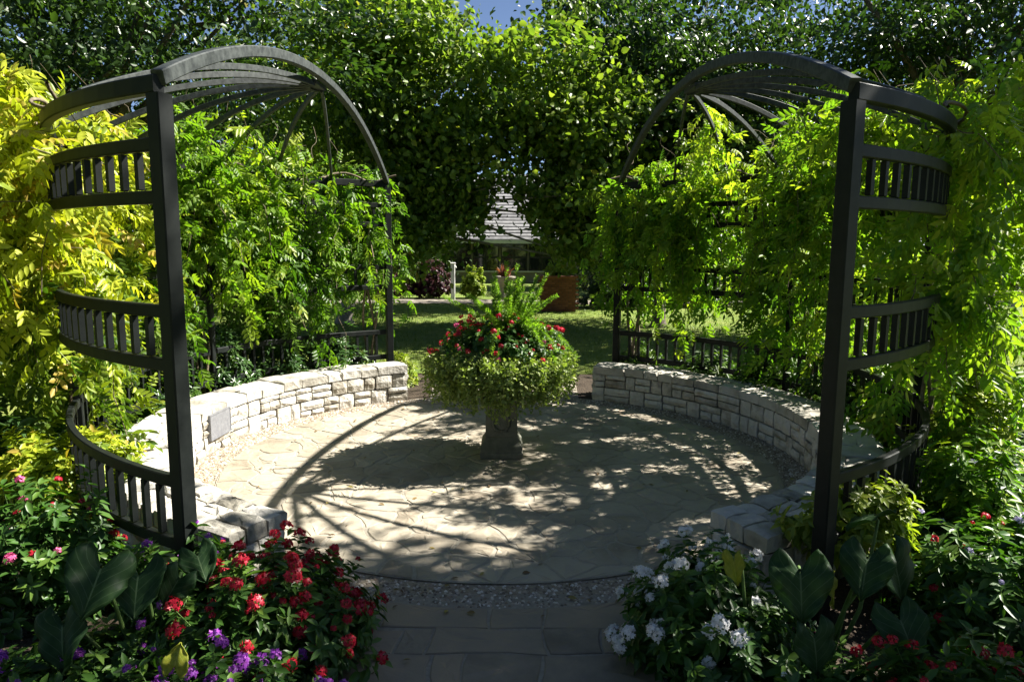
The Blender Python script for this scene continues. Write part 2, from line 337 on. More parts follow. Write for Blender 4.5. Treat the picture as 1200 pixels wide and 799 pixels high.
# ------------------------------------------------------------------ seat walls
def stone(mapf, s0, s1, z0, z1, mat, name, parent, d_back=.10, bulge=.016, gap=.009, nx=4, nz=3, rough=.005):
    V = []; ix = {}
    s0 += gap; s1 -= gap; z0 += gap*.8; z1 -= gap*.8
    base = rng.uniform(-.008, .012)
    js = rng.normal(0, rough, (nz, nx)); jz = rng.normal(0, rough, (nz, nx))
    for k in range(nz):
        for i in range(nx):
            u, v = i/(nx-1), k/(nz-1); e = (i in (0, nx-1))+(k in (0, nz-1))
            uu = u if i in (0, nx-1) else .5+(u-.5)*1.45; vv = v if k in (0, nz-1) else v
            d = -base-(bulge*(1+rng.uniform(-.5, .6)) if e == 0 else (bulge*.25*rng.uniform(0, 1) if e == 1 else -.006))
            V.append(mapf(s0+uu*(s1-s0)+js[k, i]*(.4 if e else 1), d, z0+vv*(z1-z0)+jz[k, i]*(.35 if e else 1)))
    F = [(k*nx+i, k*nx+i+1, k*nx+nx+i+1, k*nx+nx+i) for k in range(nz-1) for i in range(nx-1)]
    ring = [i for i in range(nx)]+[k*nx+nx-1 for k in range(1, nz)]+[(nz-1)*nx+i for i in range(nx-2, -1, -1)]+[k*nx for k in range(nz-2, 0, -1)]
    o = len(V)
    corner = {0: (0, 0), nx-1: (1, 0), nz*nx-1: (1, 1), (nz-1)*nx: (0, 1)}
    for q in ring:
        i, k = q % nx, q//nx; u = i/(nx-1); v = k/(nz-1); uu = u if i in (0, nx-1) else .5+(u-.5)*1.45
        V.append(mapf(s0+uu*(s1-s0), d_back, z0+v*(z1-z0)))
    m_ = len(ring)
    for j in range(m_): F.append((ring[(j+1) % m_], ring[j], o+j, o+(j+1) % m_))
    return obj(name, me_py(name, V, F, mat), parent)
def courses(mapf, L, z0, z1, parent):
    hh = z1-z0; zm = z0+hh*.52
    for (a, b_) in ((z0, zm), (zm, z1)):
        s = 0
        while s < L-.01:
            w = rng.uniform(.13, .25) if rng.random() < .5 else -rng.uniform(.20, .36)
            e = s+abs(w)
            if L-e < .12: e = L
            if w > 0: stone(mapf, s, e, a, b_, 'limestone', 'stone', parent)
            else:
                c = a+(b_-a)*rng.uniform(.38, .62)
                if rng.random() < .35 and e-s > .24:
                    mid = s+(e-s)*rng.uniform(.35, .65)
                    stone(mapf, s, mid, a, c, 'limestone', 'stone', parent); stone(mapf, mid, e, a, c, 'limestone', 'stone', parent)
                else: stone(mapf, s, e, a, c, 'limestone', 'stone', parent)
                stone(mapf, s, e, c, b_, 'limestone', 'stone', parent)
            s = e
def seat_wall(label, a0, a1):
    root = thing('seat_wall', label, 'wall', pol((a0+a1)/2, (R_IN+R_OUT)/2))
    A = np.linspace(a0+.6, a1-.6, 60); V = []; F = []
    ri, ro = R_IN+.035, R_OUT-.035
    for a in A: V += [pol(a, ri, -.04), pol(a, ro, -.04), pol(a, ro, H-.05), pol(a, ri, H-.05)]
    for i in range(len(A)-1):
        for j in range(4): F.append((i*4+j, i*4+(j+1) % 4, i*4+4+(j+1) % 4, i*4+4+j))
    F += [(0, 1, 2, 3), tuple(len(V)-4+j for j in (3, 2, 1, 0))]
    obj('mortar_core', me_py('mortar_core', V, F, 'mortar_dark'), root)
    span = math.radians(a1-a0)
    def inner(s, d, z): return pol(a0+math.degrees(s/R_IN), R_IN+d, z)
    def outer(s, d, z): return pol(a1-math.degrees(s/R_OUT), R_OUT-d, z)
    courses(inner, span*R_IN, 0.0, H-.095, root)
    s = 0; L = span*R_OUT                                                       # back face, larger blocks
    while s < L-.01:
        e = s+rng.uniform(.3, .5); e = L if L-e < .2 else e
        stone(outer, s, e, 0, .19, 'limestone', 'stone', root); stone(outer, s, e, .19, H-.095, 'limestone', 'stone', root); s = e
    for aa, sg in ((a0, 1), (a1, -1)):                                          # wall ends
        t = np.array([-math.sin(math.radians(aa)), math.cos(math.radians(aa)), 0])*sg
        def end(s, d, z, aa=aa, t=t, sg=sg): return pol(aa, (R_OUT-s if sg > 0 else R_IN+s), z)+t*(d-.0)
        for z0, z1 in ((0, .13), (.13, .25), (.25, H-.095)):
            c = rng.uniform(.16, .27); stone(end, .02, c, z0, z1, 'limestone', 'stone', root, d_back=.05); stone(end, c, R_OUT-R_IN-.02, z0, z1, 'limestone', 'stone', root, d_back=.05)
    s = 0; Lc = span*R_IN                                                       # capstones, some split across the wall
    while s < Lc-.01:
        near = min(abs(a0+math.degrees(s/R_IN)-243.5), abs(a0+math.degrees(s/R_IN)+62.5)) < 22
        e = s+(rng.uniform(.13, .26) if near else rng.uniform(.2, .42)); e = Lc if Lc-e < .14 else e
        cuts = [R_IN-.018, R_IN+rng.uniform(.1, .17), R_IN+rng.uniform(.24, .32), R_OUT+.015] if near else [R_IN-.018, R_OUT+.015] if rng.random() < .4 else [R_IN-.018, R_IN+rng.uniform(.14, .3), R_OUT+.015]
        for r0, r1 in zip(cuts[:-1], cuts[1:]):
            zt = H+(rng.uniform(-.010, .008) if near else rng.uniform(-.006, .006))
            def top(u, d, v, r0=r0, r1=r1): return pol(a0+math.degrees(u/R_IN), r0+v, zt-d)
            stone(top, s, e, 0, r1-r0, 'capstone_rock', 'capstone', root, d_back=.092, bulge=.014 if near else .012, gap=.006, nz=5, nx=5, rough=.012 if near else .018)
        s = e
    return root
seat_wall('curved cream limestone seat wall in full sun with a metal plaque', 116.5, 243.5)
seat_wall('curved limestone seat wall in shade on the right of the patio', -62.5, 66.0)

# plaque on the left wall
pr = thing('plaque', 'grey metal plaque with rows of small text on the sunlit stone wall', 'plaque', pol(175, R_IN-.03, .15))
def pm(u, d, v): return pol(175-math.degrees(u/R_IN), R_IN-.022-d, v)
V = [pm(u, d, v) for d in (-.02, .012) for u, v in ((-.21, .15), (.21, .15), (.21, .405), (-.21, .405))]
obj('plate', me_py('plate', V, box(0, 1, 0, 1, 0, 1)[1], 'plaque_metal'), pr)
for u0, u1, v0, v1 in ((-.21, .21, .395, .405), (-.21, .21, .15, .16), (-.21, -.2, .16, .395), (.2, .21, .16, .395)):
    V = [pm(u, d, v) for d in (.0125, .017) for u, v in ((u0, v0), (u1, v0), (u1, v1), (u0, v1))]
    obj('border', me_py('border', V, box(0, 1, 0, 1, 0, 1)[1], 'plaque_metal'), pr)
for k in range(8):
    V, F = [], []; u = -.17+rng.uniform(0, .04); v = .37-k*.026
    end_u = .17-rng.uniform(0, .07)
    while u < end_u:
        w = rng.uniform(.012, .05); o = len(V)
        V += [pm(x, d, y) for d in (.0125, .0145) for x, y in ((u, v), (u+w, v), (u+w, v+.011), (u, v+.011))]
        F += [tuple(i+o for i in f) for f in box(0, 1, 0, 1, 0, 1)[1]]; u += w+.009
    obj('text_line', me_py('text_line', V, F, 'plaque_letter'), pr)

# ------------------------------------------------------------------ arbors
RR, ZT = 3.537, 2.9
def arbor(label, a0, a1):
    root = thing('garden_arbor', label, 'arbor', pol((a0+a1)/2, RR))
    pa = np.linspace(a0, a1, 4)
    for i, a in enumerate(pa):
        d = pol(a, 1)
        V, F = sweep([pol(a, RR, -.1), pol(a, RR, ZT-.092)], .090 if i in (0, 3) else .06, .090 if i in (0, 3) else .06, .007, up=d)
        o = obj('post', me_py('post', V, F, 'metal_paint'), root)
        V, F = sweep([pol(a, RR, -.02), pol(a, RR, .03)], .2, .2, .01, up=d)
        obj('foot_plate', me_py('foot_plate', V, F, 'metal_paint'), o)
    A = np.linspace(a0, a1, 50); V, F = sweep([pol(a, RR, ZT-.045) for a in A], .06, .086)
    obj('ring_beam', me_py('ring_beam', V, F, 'metal_paint'), root)
    bal = {}
    for zlo, zhi in ((.46, .88), (1.43, 1.78), (2.28, 2.61)):
        for b0, b1 in zip(pa[:-1], pa[1:]):
            g = math.degrees(.056/RR)
            for z in (zlo+.035, zhi-.037):
                V, F = sweep([pol(a, RR, z) for a in np.linspace(b0+g, b1-g, 18)], .045, .066)
                obj('rail', me_py('rail', V, F, 'metal_paint'), root)
            hgt = zhi-zlo-.146; key = round(hgt, 3)
            if key not in bal: bal[key] = me_py('baluster', *box(-.016, .016, -.016, .016, 0, hgt, .003), 'metal_paint')
            nb = int(round((b1-b0-2*g)/math.degrees(.135/RR)))
            for i in range(1, nb):
                a = b0+g+(b1-b0-2*g)*i/nb
                o = obj('baluster', bal[key], root, pol(a, RR, zlo+.0725)); o.rotation_euler[2] = math.radians(a)
    p0, p1 = pol(a0, RR, ZT), pol(a1, RR, ZT); mid = (p0+p1)/2
    L = np.linalg.norm(p1-p0); sag = .67; rad = (L*L/4+sag*sag)/(2*sag)
    s = np.linspace(0, 1, 40); zz = np.sqrt(np.maximum(rad**2-((s-.5)*L)**2, 0))-(rad-sag)
    V, F = sweep([p0+(p1-p0)*t+np.array([0, 0, z-.015]) for t, z in zip(s, zz)], .062, .072)
    obj('arch', me_py('arch', V, F, 'metal_weathered'), root)
    hub = mid+np.array([0, 0, sag-.055]); out = nrm(pol((a0+a1)/2, 1)); hub = hub+out*.03
    t = np.linspace(0, PI, 13); tang = nrm((p1-p0)[None])[0]
    V = [hub+tang*.17*math.cos(x)+out*.26*math.sin(x)+np.array([0, 0, z]) for z in (-.035, .0) for x in t]
    F = [tuple(range(12, -1, -1)), tuple(range(13, 26))]+[(i, (i+1) % 13, 13+(i+1) % 13, 13+i) for i in range(13)]
    obj('hub_plate', me_py('hub_plate', V, F, 'metal_weathered'), root)
    for a in np.linspace(a0, a1, 11)[1:-1]:
        e = pol(a, RR-.01, ZT-.005); s = np.linspace(.05, 1, 22)
        P = [np.array([hub[0]+(e[0]-hub[0])*x, hub[1]+(e[1]-hub[1])*x, hub[2]-.03+(e[2]-hub[2]+.03)*(x**2.1)]) for x in s]
        V, F = sweep(P, .030, .045, .003); obj('rib', me_py('rib', V, F, 'metal_weathered'), root)
    return root
arbor('dark green metal half-dome arbor with golden vine on the left of the patio', 117.1, 242.6)
arbor('dark green metal half-dome arbor heavy with vine on the right of the patio', -59.4, 63.8)

# ------------------------------------------------------------------ pedestal with planter
pd = thing('pedestal', 'dark grey stone pedestal with a carved wreath in the centre of the patio', 'pedestal', (0.0, .13, .018))
def lathe4(name, prof, parent, mat, c, rot=0):
    V, F = [], []
    for hw, z in prof: V += [(c[0]-hw, c[1]-hw, z), (c[0]+hw, c[1]-hw, z), (c[0]+hw, c[1]+hw, z), (c[0]-hw, c[1]+hw, z)]
    for i in range(len(prof)-1):
        for j in range(4): F.append((i*4+j, i*4+(j+1) % 4, i*4+4+(j+1) % 4, i*4+4+j))
    F += [(3, 2, 1, 0), tuple(len(V)-4+j for j in range(4))]
    return obj(name, me_py(name, V, F, mat), parent)
PC = (0.0, .13)
lathe4('plinth', [(.20, .018), (.208, .026), (.208, .075), (.2, .085), (.2, .13), (.195, .145), (.178, .17), (.162, .2), (.152, .225)], pd, 'pedestal_stone', PC)
sh = lathe4('shaft', [(.150, .226), (.154, .232), (.152, .5), (.15, .506)], pd, 'pedestal_stone', PC)
lathe4('cornice', [(.158, .507), (.165, .53), (.19, .555), (.20, .565), (.20, .60), (.19, .605)], pd, 'pedestal_stone', PC)
th = np.linspace(0, 2*PI, 40, endpoint=False)
pts = [(PC[0]+.077*math.cos(t)*(1-.06*math.sin(t)), PC[1]-.155, .37+.085*math.sin(t)) for t in np.append(th, th[0])]
V, F = tube(pts, [.013+.004*(i % 2) for i in range(len(pts))], 7); obj('wreath', me_np('wreath', V, F, 'pedestal_stone', smooth=True), sh)
for s_ in (-1, 1):
    V, F = tube([(PC[0]+s_*x, PC[1]-.156, z) for x, z in ((.0, .285), (.03, .278), (.055, .283), (.075, .275))], [.012, .011, .010, .004], 6); obj('ribbon', me_np('ribbon', V, F, 'pedestal_stone', smooth=True), sh)
V = []; F = []
prof = [(.10, .606), (.12, .62), (.10, .65), (.16, .69), (.25, .76), (.32, .86), (.35, .95), (.37, .96), (.37, .985), (.34, .985), (.33, .95), (.05, .94)]
for r, z in prof:
    for j in range(28): V.append((PC[0]+r*math.cos(j*2*PI/28), PC[1]+r*math.sin(j*2*PI/28), z))
for i in range(len(prof)-1):
    for j in range(28): F.append((i*28+j, i*28+(j+1) % 28, i*28+28+(j+1) % 28, i*28+28+j))
F.append(tuple(range(27, -1, -1))); F.append(tuple(len(V)-28+j for j in range(28)))
tag(obj('planter_bowl', me_py('planter_bowl', V, F, 'pedestal_stone', True)), 'round stone planter bowl hidden by flowers on top of the pedestal', 'planter')

# ------------------------------------------------------------------ plant builders
def head_mesh(name, mat, n=20, size=1.0, dome=.55):
    """a domed cluster of five petalled florets"""
    st = [(0, 0, .02)]
    for k in range(10): r = .32 if k % 2 == 0 else .17; st.append((r*math.cos(k*PI/5), r*math.sin(k*PI/5), .0 if k % 2 == 0 else -.02))
    TV = np.array(st); TF = np.array([(0, 1+k, 1+(k+1) % 10) for k in range(10)])
    g = np.arange(n)+.5; ph = np.arccos(1-g/n*1.05); tt = PI*(1+5**.5)*g
    nd = np.stack([np.cos(tt)*np.sin(ph), np.sin(tt)*np.sin(ph), np.cos(ph)], 1); nd = nrm(nd+rng.normal(0, .12, nd.shape))
    pos = nd*np.array([.5, .5, dome])*rng.uniform(.85, 1.1, (n, 1))
    V, F, t = scatter((TV, TF), pos*size, rv(n), nd, size*.72, rng.random(n))
    return me_np(name, V, F, mat, t)
HEADS = {k: [head_mesh('flower_head', 'petal_'+k, rng.integers(24, 34)) for _ in range(3)] for k in ('red', 'pink', 'purple', 'white', 'lavender')}
def foliage(parent, name, V, F, t, mat):
    o = obj(name, me_np(name, V, F, mat, t), parent); o['kind'] = 'stuff'; return o
def bush(name, label, cat, c, size, ntips, ll, w, mat, flowers=(), group=None, zb=0.0, whorl=7, low=.15, rise=1.0):
    """leafy stems that end in leaf rosettes over a dome; flowers = [(colour, count, size, (bias x, y))]"""
    rx, ry, h = size; root = thing(name, label, cat, (c[0], c[1], zb), group)
    a = rng.uniform(0, 2*PI, ntips); e = np.arcsin(rng.uniform(low, 1, ntips)); k = rng.uniform(.72, 1.05, ntips)
    k = np.where(rng.random(ntips) < .3, k*rng.uniform(.5, .9, ntips), k)
    tip = np.stack([c[0]+rx*np.cos(a)*np.cos(e)*k, c[1]+ry*np.sin(a)*np.cos(e)*k, zb+h*np.sin(e)*k*rng.uniform(.9, 1.12, ntips)], 1)
    base = np.stack([c[0]+(tip[:, 0]-c[0])*.25, c[1]+(tip[:, 1]-c[1])*.25, np.full(ntips, zb)], 1)
    ax = nrm(np.stack([(tip[:, 0]-c[0])/rx, (tip[:, 1]-c[1])/ry, (tip[:, 2]-zb)/h+.55], 1)+rng.normal(0, .2, (ntips, 3)))
    P, Y, Z, Sc, Ti = [], [], [], [], []
    tr = rng.random(ntips)
    for lay, (off, sc, tl) in enumerate(((0, .75, .45), (-.045, 1.0, .12), (-.11, 1.1, -.1))):
        for q in range(whorl):
            n_ = ntips; ph = q*2*PI/whorl+lay*.5+rng.uniform(-.3, .3, n_)
            u = nrm(np.cross(ax, np.array([[.3, .2, 1.0]])+rng.normal(0, .1, (n_, 3)))); v = np.cross(ax, u)
            d = np.cos(ph)[:, None]*u+np.sin(ph)[:, None]*v
            m_ = rng.random(n_) < (.9 if lay < 2 else .7)
            P.append((tip+ax*(off+rng.normal(0, .012, n_))[:, None])[m_]); Y.append((d+ax*(tl+rng.normal(0, .2, n_))[:, None]-np.array([[0, 0, .12]]))[m_])
            Z.append((ax+rng.normal(0, .2, (n_, 3)))[m_]); Sc.append((ll*sc*rng.uniform(.7, 1.2, n_))[m_]); Ti.append(np.clip(.45*tr+.55*rng.random(n_)+(.12 if lay == 0 else 0), 0, 1)[m_])
    V, F, t = scatter(leaf6(w), np.concatenate(P), np.concatenate(Y), np.concatenate(Z), np.concatenate(Sc), np.concatenate(Ti))
    foliage(root, 'foliage', V, F, t, mat)
    ts = [([b_, b_*.5+p*.5+np.array([0, 0, -.02]), p], [.006, .004, .002]) for b_, p in zip(base, tip)][:160]
    V, F, t = tubes(ts, 3); obj('stems', me_np('stems', V, F, 'green_stem'), root)
    used = set()
    for colour, cnt, sz, bias in flowers:
        score = (tip[:, 0]-c[0])/rx*bias[0]+(tip[:, 1]-c[1])/ry*bias[1]+(tip[:, 2]-zb)/h*.8+rng.normal(0, .55, ntips)
        score = np.where(k > .7, score, -9)
        for i in [j for j in np.argsort(-score) if j not in used][:cnt]:
            used.add(i); o = obj('flower_head', HEADS[colour][i % 3], root, tip[i]+ax[i]*.03)
            o.rotation_euler = Vector(ax[i]).to_track_quat('Z', 'Y').to_euler(); f = sz*.72*rng.choice([.5, .8, 1.0, 1.15])*rng.uniform(.85, 1.15); o.scale = (f, f, f)
    return root
def ell_clumps(ells, hole=None):
    C = []
    for cx, cy, cz, rx, ry, rz, n_ in ells:
        p = np.array([cx, cy, cz])+np.clip(rng.normal(0, .5, (n_*2, 3)), -1.25, 1.25)*np.array([rx, ry, rz])
        if hole is not None: p = p[~((p[:, 0] > hole[0]) & (p[:, 0] < hole[1]) & (p[:, 2] > hole[2]) & (p[:, 2] < hole[3]))]
        C.append(p[:n_])
    return np.concatenate(C)
def crown_leaves(C, n_per, rad, size, w, droop=.35, hole=None):
    m_ = len(C); n_ = m_*n_per; cl = np.repeat(np.arange(m_), n_per)
    rr = rad*rng.uniform(.6, 1.35, m_)
    off = rng.normal(0, 1, (n_, 3))*np.array([.62, .62, .24])*rr[cl][:, None]
    p = C[cl]+off
    yd = rng.normal(0, .8, (n_, 3))+off/rr[cl][:, None]*.6; yd[:, 2] -= droop
    cn = nrm(rng.normal(0, .6, (m_, 3))+np.array([.25, -.25, .7])); cy = rng.normal(0, .7, (m_, 3)); yd = yd*.75+cy[cl]*.7; zd = rng.normal(0, .42, (n_, 3))+cn[cl]*.95; ti = np.clip(.4*rng.random(m_)[cl]+.6*rng.random(n_), 0, 1); sz = size*rng.choice([.6, .85, 1.0, 1.25], n_)*rng.uniform(.85, 1.15, n_)
    if hole is not None:
        kk = ~((np.abs(p[:, 0]+.05+.25*np.sin(p[:, 2]*5)) < .26) & (p[:, 2] > 6.45)); p, yd, zd, ti, sz, n_ = p[kk], yd[kk], zd[kk], ti[kk], sz[kk], int(kk.sum())
        hx = (p[:, 0]-(hole[0]+hole[1])/2)/(hole[1]-hole[0])*2; hz = (p[:, 2]-(hole[2]+hole[3])/2)/(hole[3]-hole[2])*2; g = (hx**2+hz**2+.35*np.sin(p[:, 0]*9+p[:, 2]*6) > .9) | (rng.random(n_) < .10); p, yd, zd, ti, sz = p[g], yd[g], zd[g], ti[g], sz[g]
    return scatter(leaf6(w), p, yd, zd, sz, ti)
def tree(name, label, base, th_, tr_, ells, n_per, rad, size, w, mat, bark='bark', hole=None, group=None, nl=26, lean=(0, 0)):
    root = thing(name, label, 'tree', (base[0], base[1], 0), group)
    C = ell_clumps(ells, hole); top = np.array([base[0]+lean[0], base[1]+lean[1], th_])
    b0 = np.array([base[0], base[1], -.1])
    P = [b0, b0+np.array([.0, .0, .25]), b0*.6+top*.4+rng.normal(0, .08, 3), top]
    L = [(P, [tr_*1.9, tr_*1.15, tr_*.9, tr_*.62])]
    zs = max(c[2]+c[5]*.4 for c in ells); up = np.array([np.mean([c[0] for c in ells]), np.mean([c[1] for c in ells]), zs])
    L.append(([top, top*.5+up*.5+rng.normal(0, .25, 3), up], [tr_*.62, tr_*.36, tr_*.1]))
    for c in C[rng.permutation(len(C))[:nl]]:
        s = rng.uniform(.55, 1.0); st = P[2]*(1-s)+top*s if rng.random() < .6 else top+(up-top)*rng.uniform(.05, .6)
        m_ = st*.5+c*.5+rng.normal(0, .15, 3)+np.array([0, 0, .15]); L.append(([st, m_, c], [tr_*.34, tr_*.2, tr_*.05]))
    V, F, t = tubes(L, 8); obj('trunk', me_np('trunk', V, F, bark, smooth=True), root)
    V, F, t = crown_leaves(C, n_per, rad, size, w, hole=hole); o = obj('crown', me_np('crown', V, F, mat, t), root); o['kind'] = 'stuff'
    return root
def vine(label, specs, mat, stem_a, seed_n=0, group=None, leaf=.185):
    root = thing('climbing_vine', label, 'vine', pol(stem_a, RR+.12), group)
    parts = []; woods = []
    for sp in specs:
        n_ = sp['n']; kc = max(4, n_//9); ca = rng.uniform(*sp['a'], kc); ci = rng.integers(0, kc, n_); a = ca[ci]+rng.normal(0, 1.5, n_); cr = rng.uniform(*sp['r'], kc); r = np.clip(cr[ci]+rng.normal(0, .16, n_), *sp['r']); z0 = rng.uniform(*sp['z'], n_); L = rng.uniform(*sp['len'], n_)
        cb = sp.get('tint', 0.0)
        for i in range(n_):
            d = pol(a[i], 1); tg = np.array([-d[1], d[0], 0]); m_ = max(3, int(L[i]/.062)); s = np.linspace(0, 1, m_)
            sw = rng.normal(0, .16, 2); cur = rng.uniform(.1, .45)
            # arching outward first and then hanging
            p = d*r[i]+np.array([0, 0, z0[i]])+s[:, None]*(d*sw[0]+tg*sw[1])+np.sin(s*PI*.5)[:, None]*d*cur*.35*(1 if r[i] > RR else -.6)
            p[:, 2] += -L[i]*(s**1.35)+.10*np.sin(s*PI)
            p += rng.normal(0, .035, p.shape)
            yd = rng.normal(0, .7, (m_, 3)); yd[:, 2] -= .55; yd += d*(.25 if r[i] > RR else -.25)
            zd = rng.normal(0, .45, (m_, 3))+np.array([0, 0, .75])+d*.15
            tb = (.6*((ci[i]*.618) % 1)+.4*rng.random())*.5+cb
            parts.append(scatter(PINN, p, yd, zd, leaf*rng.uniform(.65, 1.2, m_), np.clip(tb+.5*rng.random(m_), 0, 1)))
            if i % 4 == 0: woods.append((p[::max(1, m_//5)], .0035))
    V, F, t = join(parts)
    nf, nv = len(PINN[1]), len(PINN[0]); k_ = len(V)//nv; cc = V.reshape(k_, nv, 3).mean(1); gx, gy = cc[:, 0]-.99*cc[:, 2], cc[:, 1]-.294*cc[:, 2]
    gap = (np.sin(gx*4.1+1.7*np.sin(gy*2.3)+.6)+np.sin(gy*5.3+1.4*np.sin(gx*3.1)) > .62) & (np.hypot(gx, gy) < 2.6) & (cc[:, 0] > 0) & (rng.random(k_) < .72)
    keep = np.where(~gap)[0]; V = V.reshape(k_, nv, 3)[keep].reshape(-1, 3); t = t.reshape(k_, nf)[keep].ravel(); F = (PINN[1][None]+(np.arange(len(keep))*nv)[:, None, None]).reshape(-1, 4)
    foliage(root, 'foliage', V, F, t, mat)
    d = pol(stem_a, 1); tg = np.array([-d[1], d[0], 0])
    for q in range(3):
        s = np.linspace(0, 1, 26); P = [d*(RR+.06+.05*math.cos(9*x+q*2.1))+tg*(.06*math.sin(9*x+q*2.1)+.05*(q-1))+np.array([0, 0, -.05+x*2.9]) for x in s]
        woods.append((np.array(P), np.linspace(.022, .010, 26)))
    for sp in specs:
        aa = np.linspace(sp['a'][0], sp['a'][1], 24); woods.append((np.array([pol(x, RR+.03+.05*math.sin(x*.7), ZT+.03+.05*math.sin(x*.5+1)) for x in aa]), .012))
    for q in range(6):                                                          # loose curling tendrils above
        a_ = rng.uniform(*specs[0]['a']); b_ = pol(a_, RR+rng.uniform(-.1, .6), ZT+.25); s = np.linspace(0, 1, 9)[:, None]; v = rng.normal(0, .25, 3)
        woods.append((b_+s*np.array([v[0], v[1], .25+rng.random()*.3])+.06*np.sin(s*7)*rv(1), .003))
    V, F, t = tubes([(p, r_) for p, r_ in woods if len(p) > 2], 4); obj('stems', me_np('stems', V, F, 'vine_wood'), root)
    return root

# ------------------------------------------------------------------ vines on the arbors
vine('golden yellow vine mounded over the front of the left arbor', [
    dict(a=(172, 214), r=(3.45, 4.3), z=(2.6, 3.25), len=(.4, 1.4), n=205, tint=.2),
    dict(a=(205, 226), r=(4.1, 5.0), z=(2.0, 3.0), len=(.4, 1.2), n=85, tint=.0),
    dict(a=(207, 220), r=(3.5, 3.72), z=(1.9, 3.0), len=(.2, .7), n=46, tint=.25),
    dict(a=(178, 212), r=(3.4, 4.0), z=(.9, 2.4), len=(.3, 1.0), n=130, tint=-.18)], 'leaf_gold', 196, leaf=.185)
vine('yellow-green vine hanging inside the middle of the left arbor', [
    dict(a=(142, 176), r=(3.3, 3.95), z=(2.5, 3.2), len=(.4, 1.6), n=125, tint=.22),
    dict(a=(124, 176), r=(2.7, 3.6), z=(3.05, 3.4), len=(.2, .6), n=26, tint=.3),
    dict(a=(142, 176), r=(3.35, 4.0), z=(1.2, 2.4), len=(.3, .9), n=85, tint=-.2)], 'leaf_vine', 160)  # lower strands tinted darker: shade below the sunlit top put into the colour
vine('dark green vine over the back end of the left arbor', [
    dict(a=(117, 146), r=(3.3, 4.0), z=(2.3, 3.15), len=(.4, 1.4), n=95, tint=.02),
    dict(a=(115, 126), r=(3.4, 3.9), z=(1.9, 3.0), len=(.4, 1.2), n=36, tint=.05),
    dict(a=(119, 146), r=(3.4, 4.0), z=(1.2, 2.3), len=(.3, .9), n=55, tint=-.2)], 'leaf_vine', 121)  # low strands again darker, their shade put into the leaf tint
vine('bright green vine draped over the back end of the right arbor', [
    dict(a=(30, 66), r=(3.3, 3.75), z=(2.3, 3.2), len=(.5, 1.6), n=110, tint=.22),
    dict(a=(54, 67), r=(3.4, 3.85), z=(2.1, 3.05), len=(.4, 1.4), n=46, tint=.12),
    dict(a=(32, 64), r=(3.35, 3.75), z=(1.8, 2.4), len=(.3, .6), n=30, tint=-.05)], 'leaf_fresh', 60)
vine('lush green vine curtain along the middle of the right arbor', [
    dict(a=(-4, 34), r=(3.3, 3.75), z=(2.5, 3.45), len=(.5, 1.8), n=135, tint=.28),
    dict(a=(-8, 44), r=(2.7, 3.7), z=(3.1, 3.6), len=(.2, .7), n=34, tint=.3),
    dict(a=(-2, 34), r=(3.35, 3.7), z=(1.1, 2.4), len=(.3, 1.0), n=85, tint=.08)], 'leaf_fresh', 18)
vine('yellow-green vine spilling over the front of the right arbor', [
    dict(a=(-26, -2), r=(3.45, 4.1), z=(2.5, 3.45), len=(.4, 1.4), n=105, tint=.4),
    dict(a=(-31, -14), r=(3.9, 4.7), z=(2.4, 3.4), len=(.3, .8), n=50, tint=.35),
    dict(a=(-39, -27), r=(3.5, 3.72), z=(1.6, 3.0), len=(.2, .7), n=40, tint=.3),
    dict(a=(-40, -6), r=(2.5, 3.5), z=(3.0, 3.3), len=(.15, .5), n=36, tint=.35),
    dict(a=(-26, -2), r=(3.45, 3.9), z=(.8, 2.3), len=(.3, .9), n=65, tint=.2)], 'leaf_fresh', -20)

# ------------------------------------------------------------------ planter flowers on the pedestal
def trailing():
    root = thing('trailing_plant', 'pale green trailing foliage spilling round the pedestal planter', 'plant', (PC[0], PC[1], .96))
    n_ = 1650; parts = []; woods = []
    for i in range(n_):
        a = rng.uniform(0, 2*PI); L = rng.uniform(.25, .80); r0 = rng.uniform(.20, .42); m_ = 26; s = np.linspace(0, 1, m_)
        rout = .24+.10*rng.random(); d = np.array([math.cos(a), math.sin(a), 0])
        p = np.array([PC[0], PC[1], .96+.08*rng.random()])+d*(r0+rout*np.sin(s*PI*.78))[:, None]; p[:, 2] += .08*np.sin(s*PI*.62)*(1.2-L)-L*.64*s**1.5
        p += rng.normal(0, .018, p.shape)+np.cumsum(rng.normal(0, .006, p.shape), 0)
        yd = rng.normal(0, .8, (m_, 3))+d*.5; zd = rng.normal(0, .5, (m_, 3))+np.array([0, 0, .7])+d*.2
        parts.append(scatter(leaf6(.30), p, yd, zd, .041*rng.uniform(.6, 1.3, m_), np.clip(.4*rng.random()+.6*rng.random(m_), 0, 1)))
        if i % 3 == 0: woods.append((p[::5], .0016))
    V, F, t = join(parts); foliage(root, 'foliage', V, F, t, 'leaf_trail')
    V, F, t = tubes(woods, 3); obj('stems', me_np('stems', V, F, 'green_stem'), root)
trailing()
bush('red_flowering_plant', 'red flowering plant with dark leaves filling the pedestal planter', 'plant', (PC[0]-.02, PC[1]), (.68, .66, .44), 340, .062, .36, 'leaf_pentas', [('red', 110, .066, (-.1, -.4)), ('pink', 14, .06, (0, -.4))], zb=.94, whorl=6)
fr = thing('foxtail_fern', 'bright green foxtail fern standing on top of the pedestal planter', 'fern', (PC[0], PC[1], 1.2))
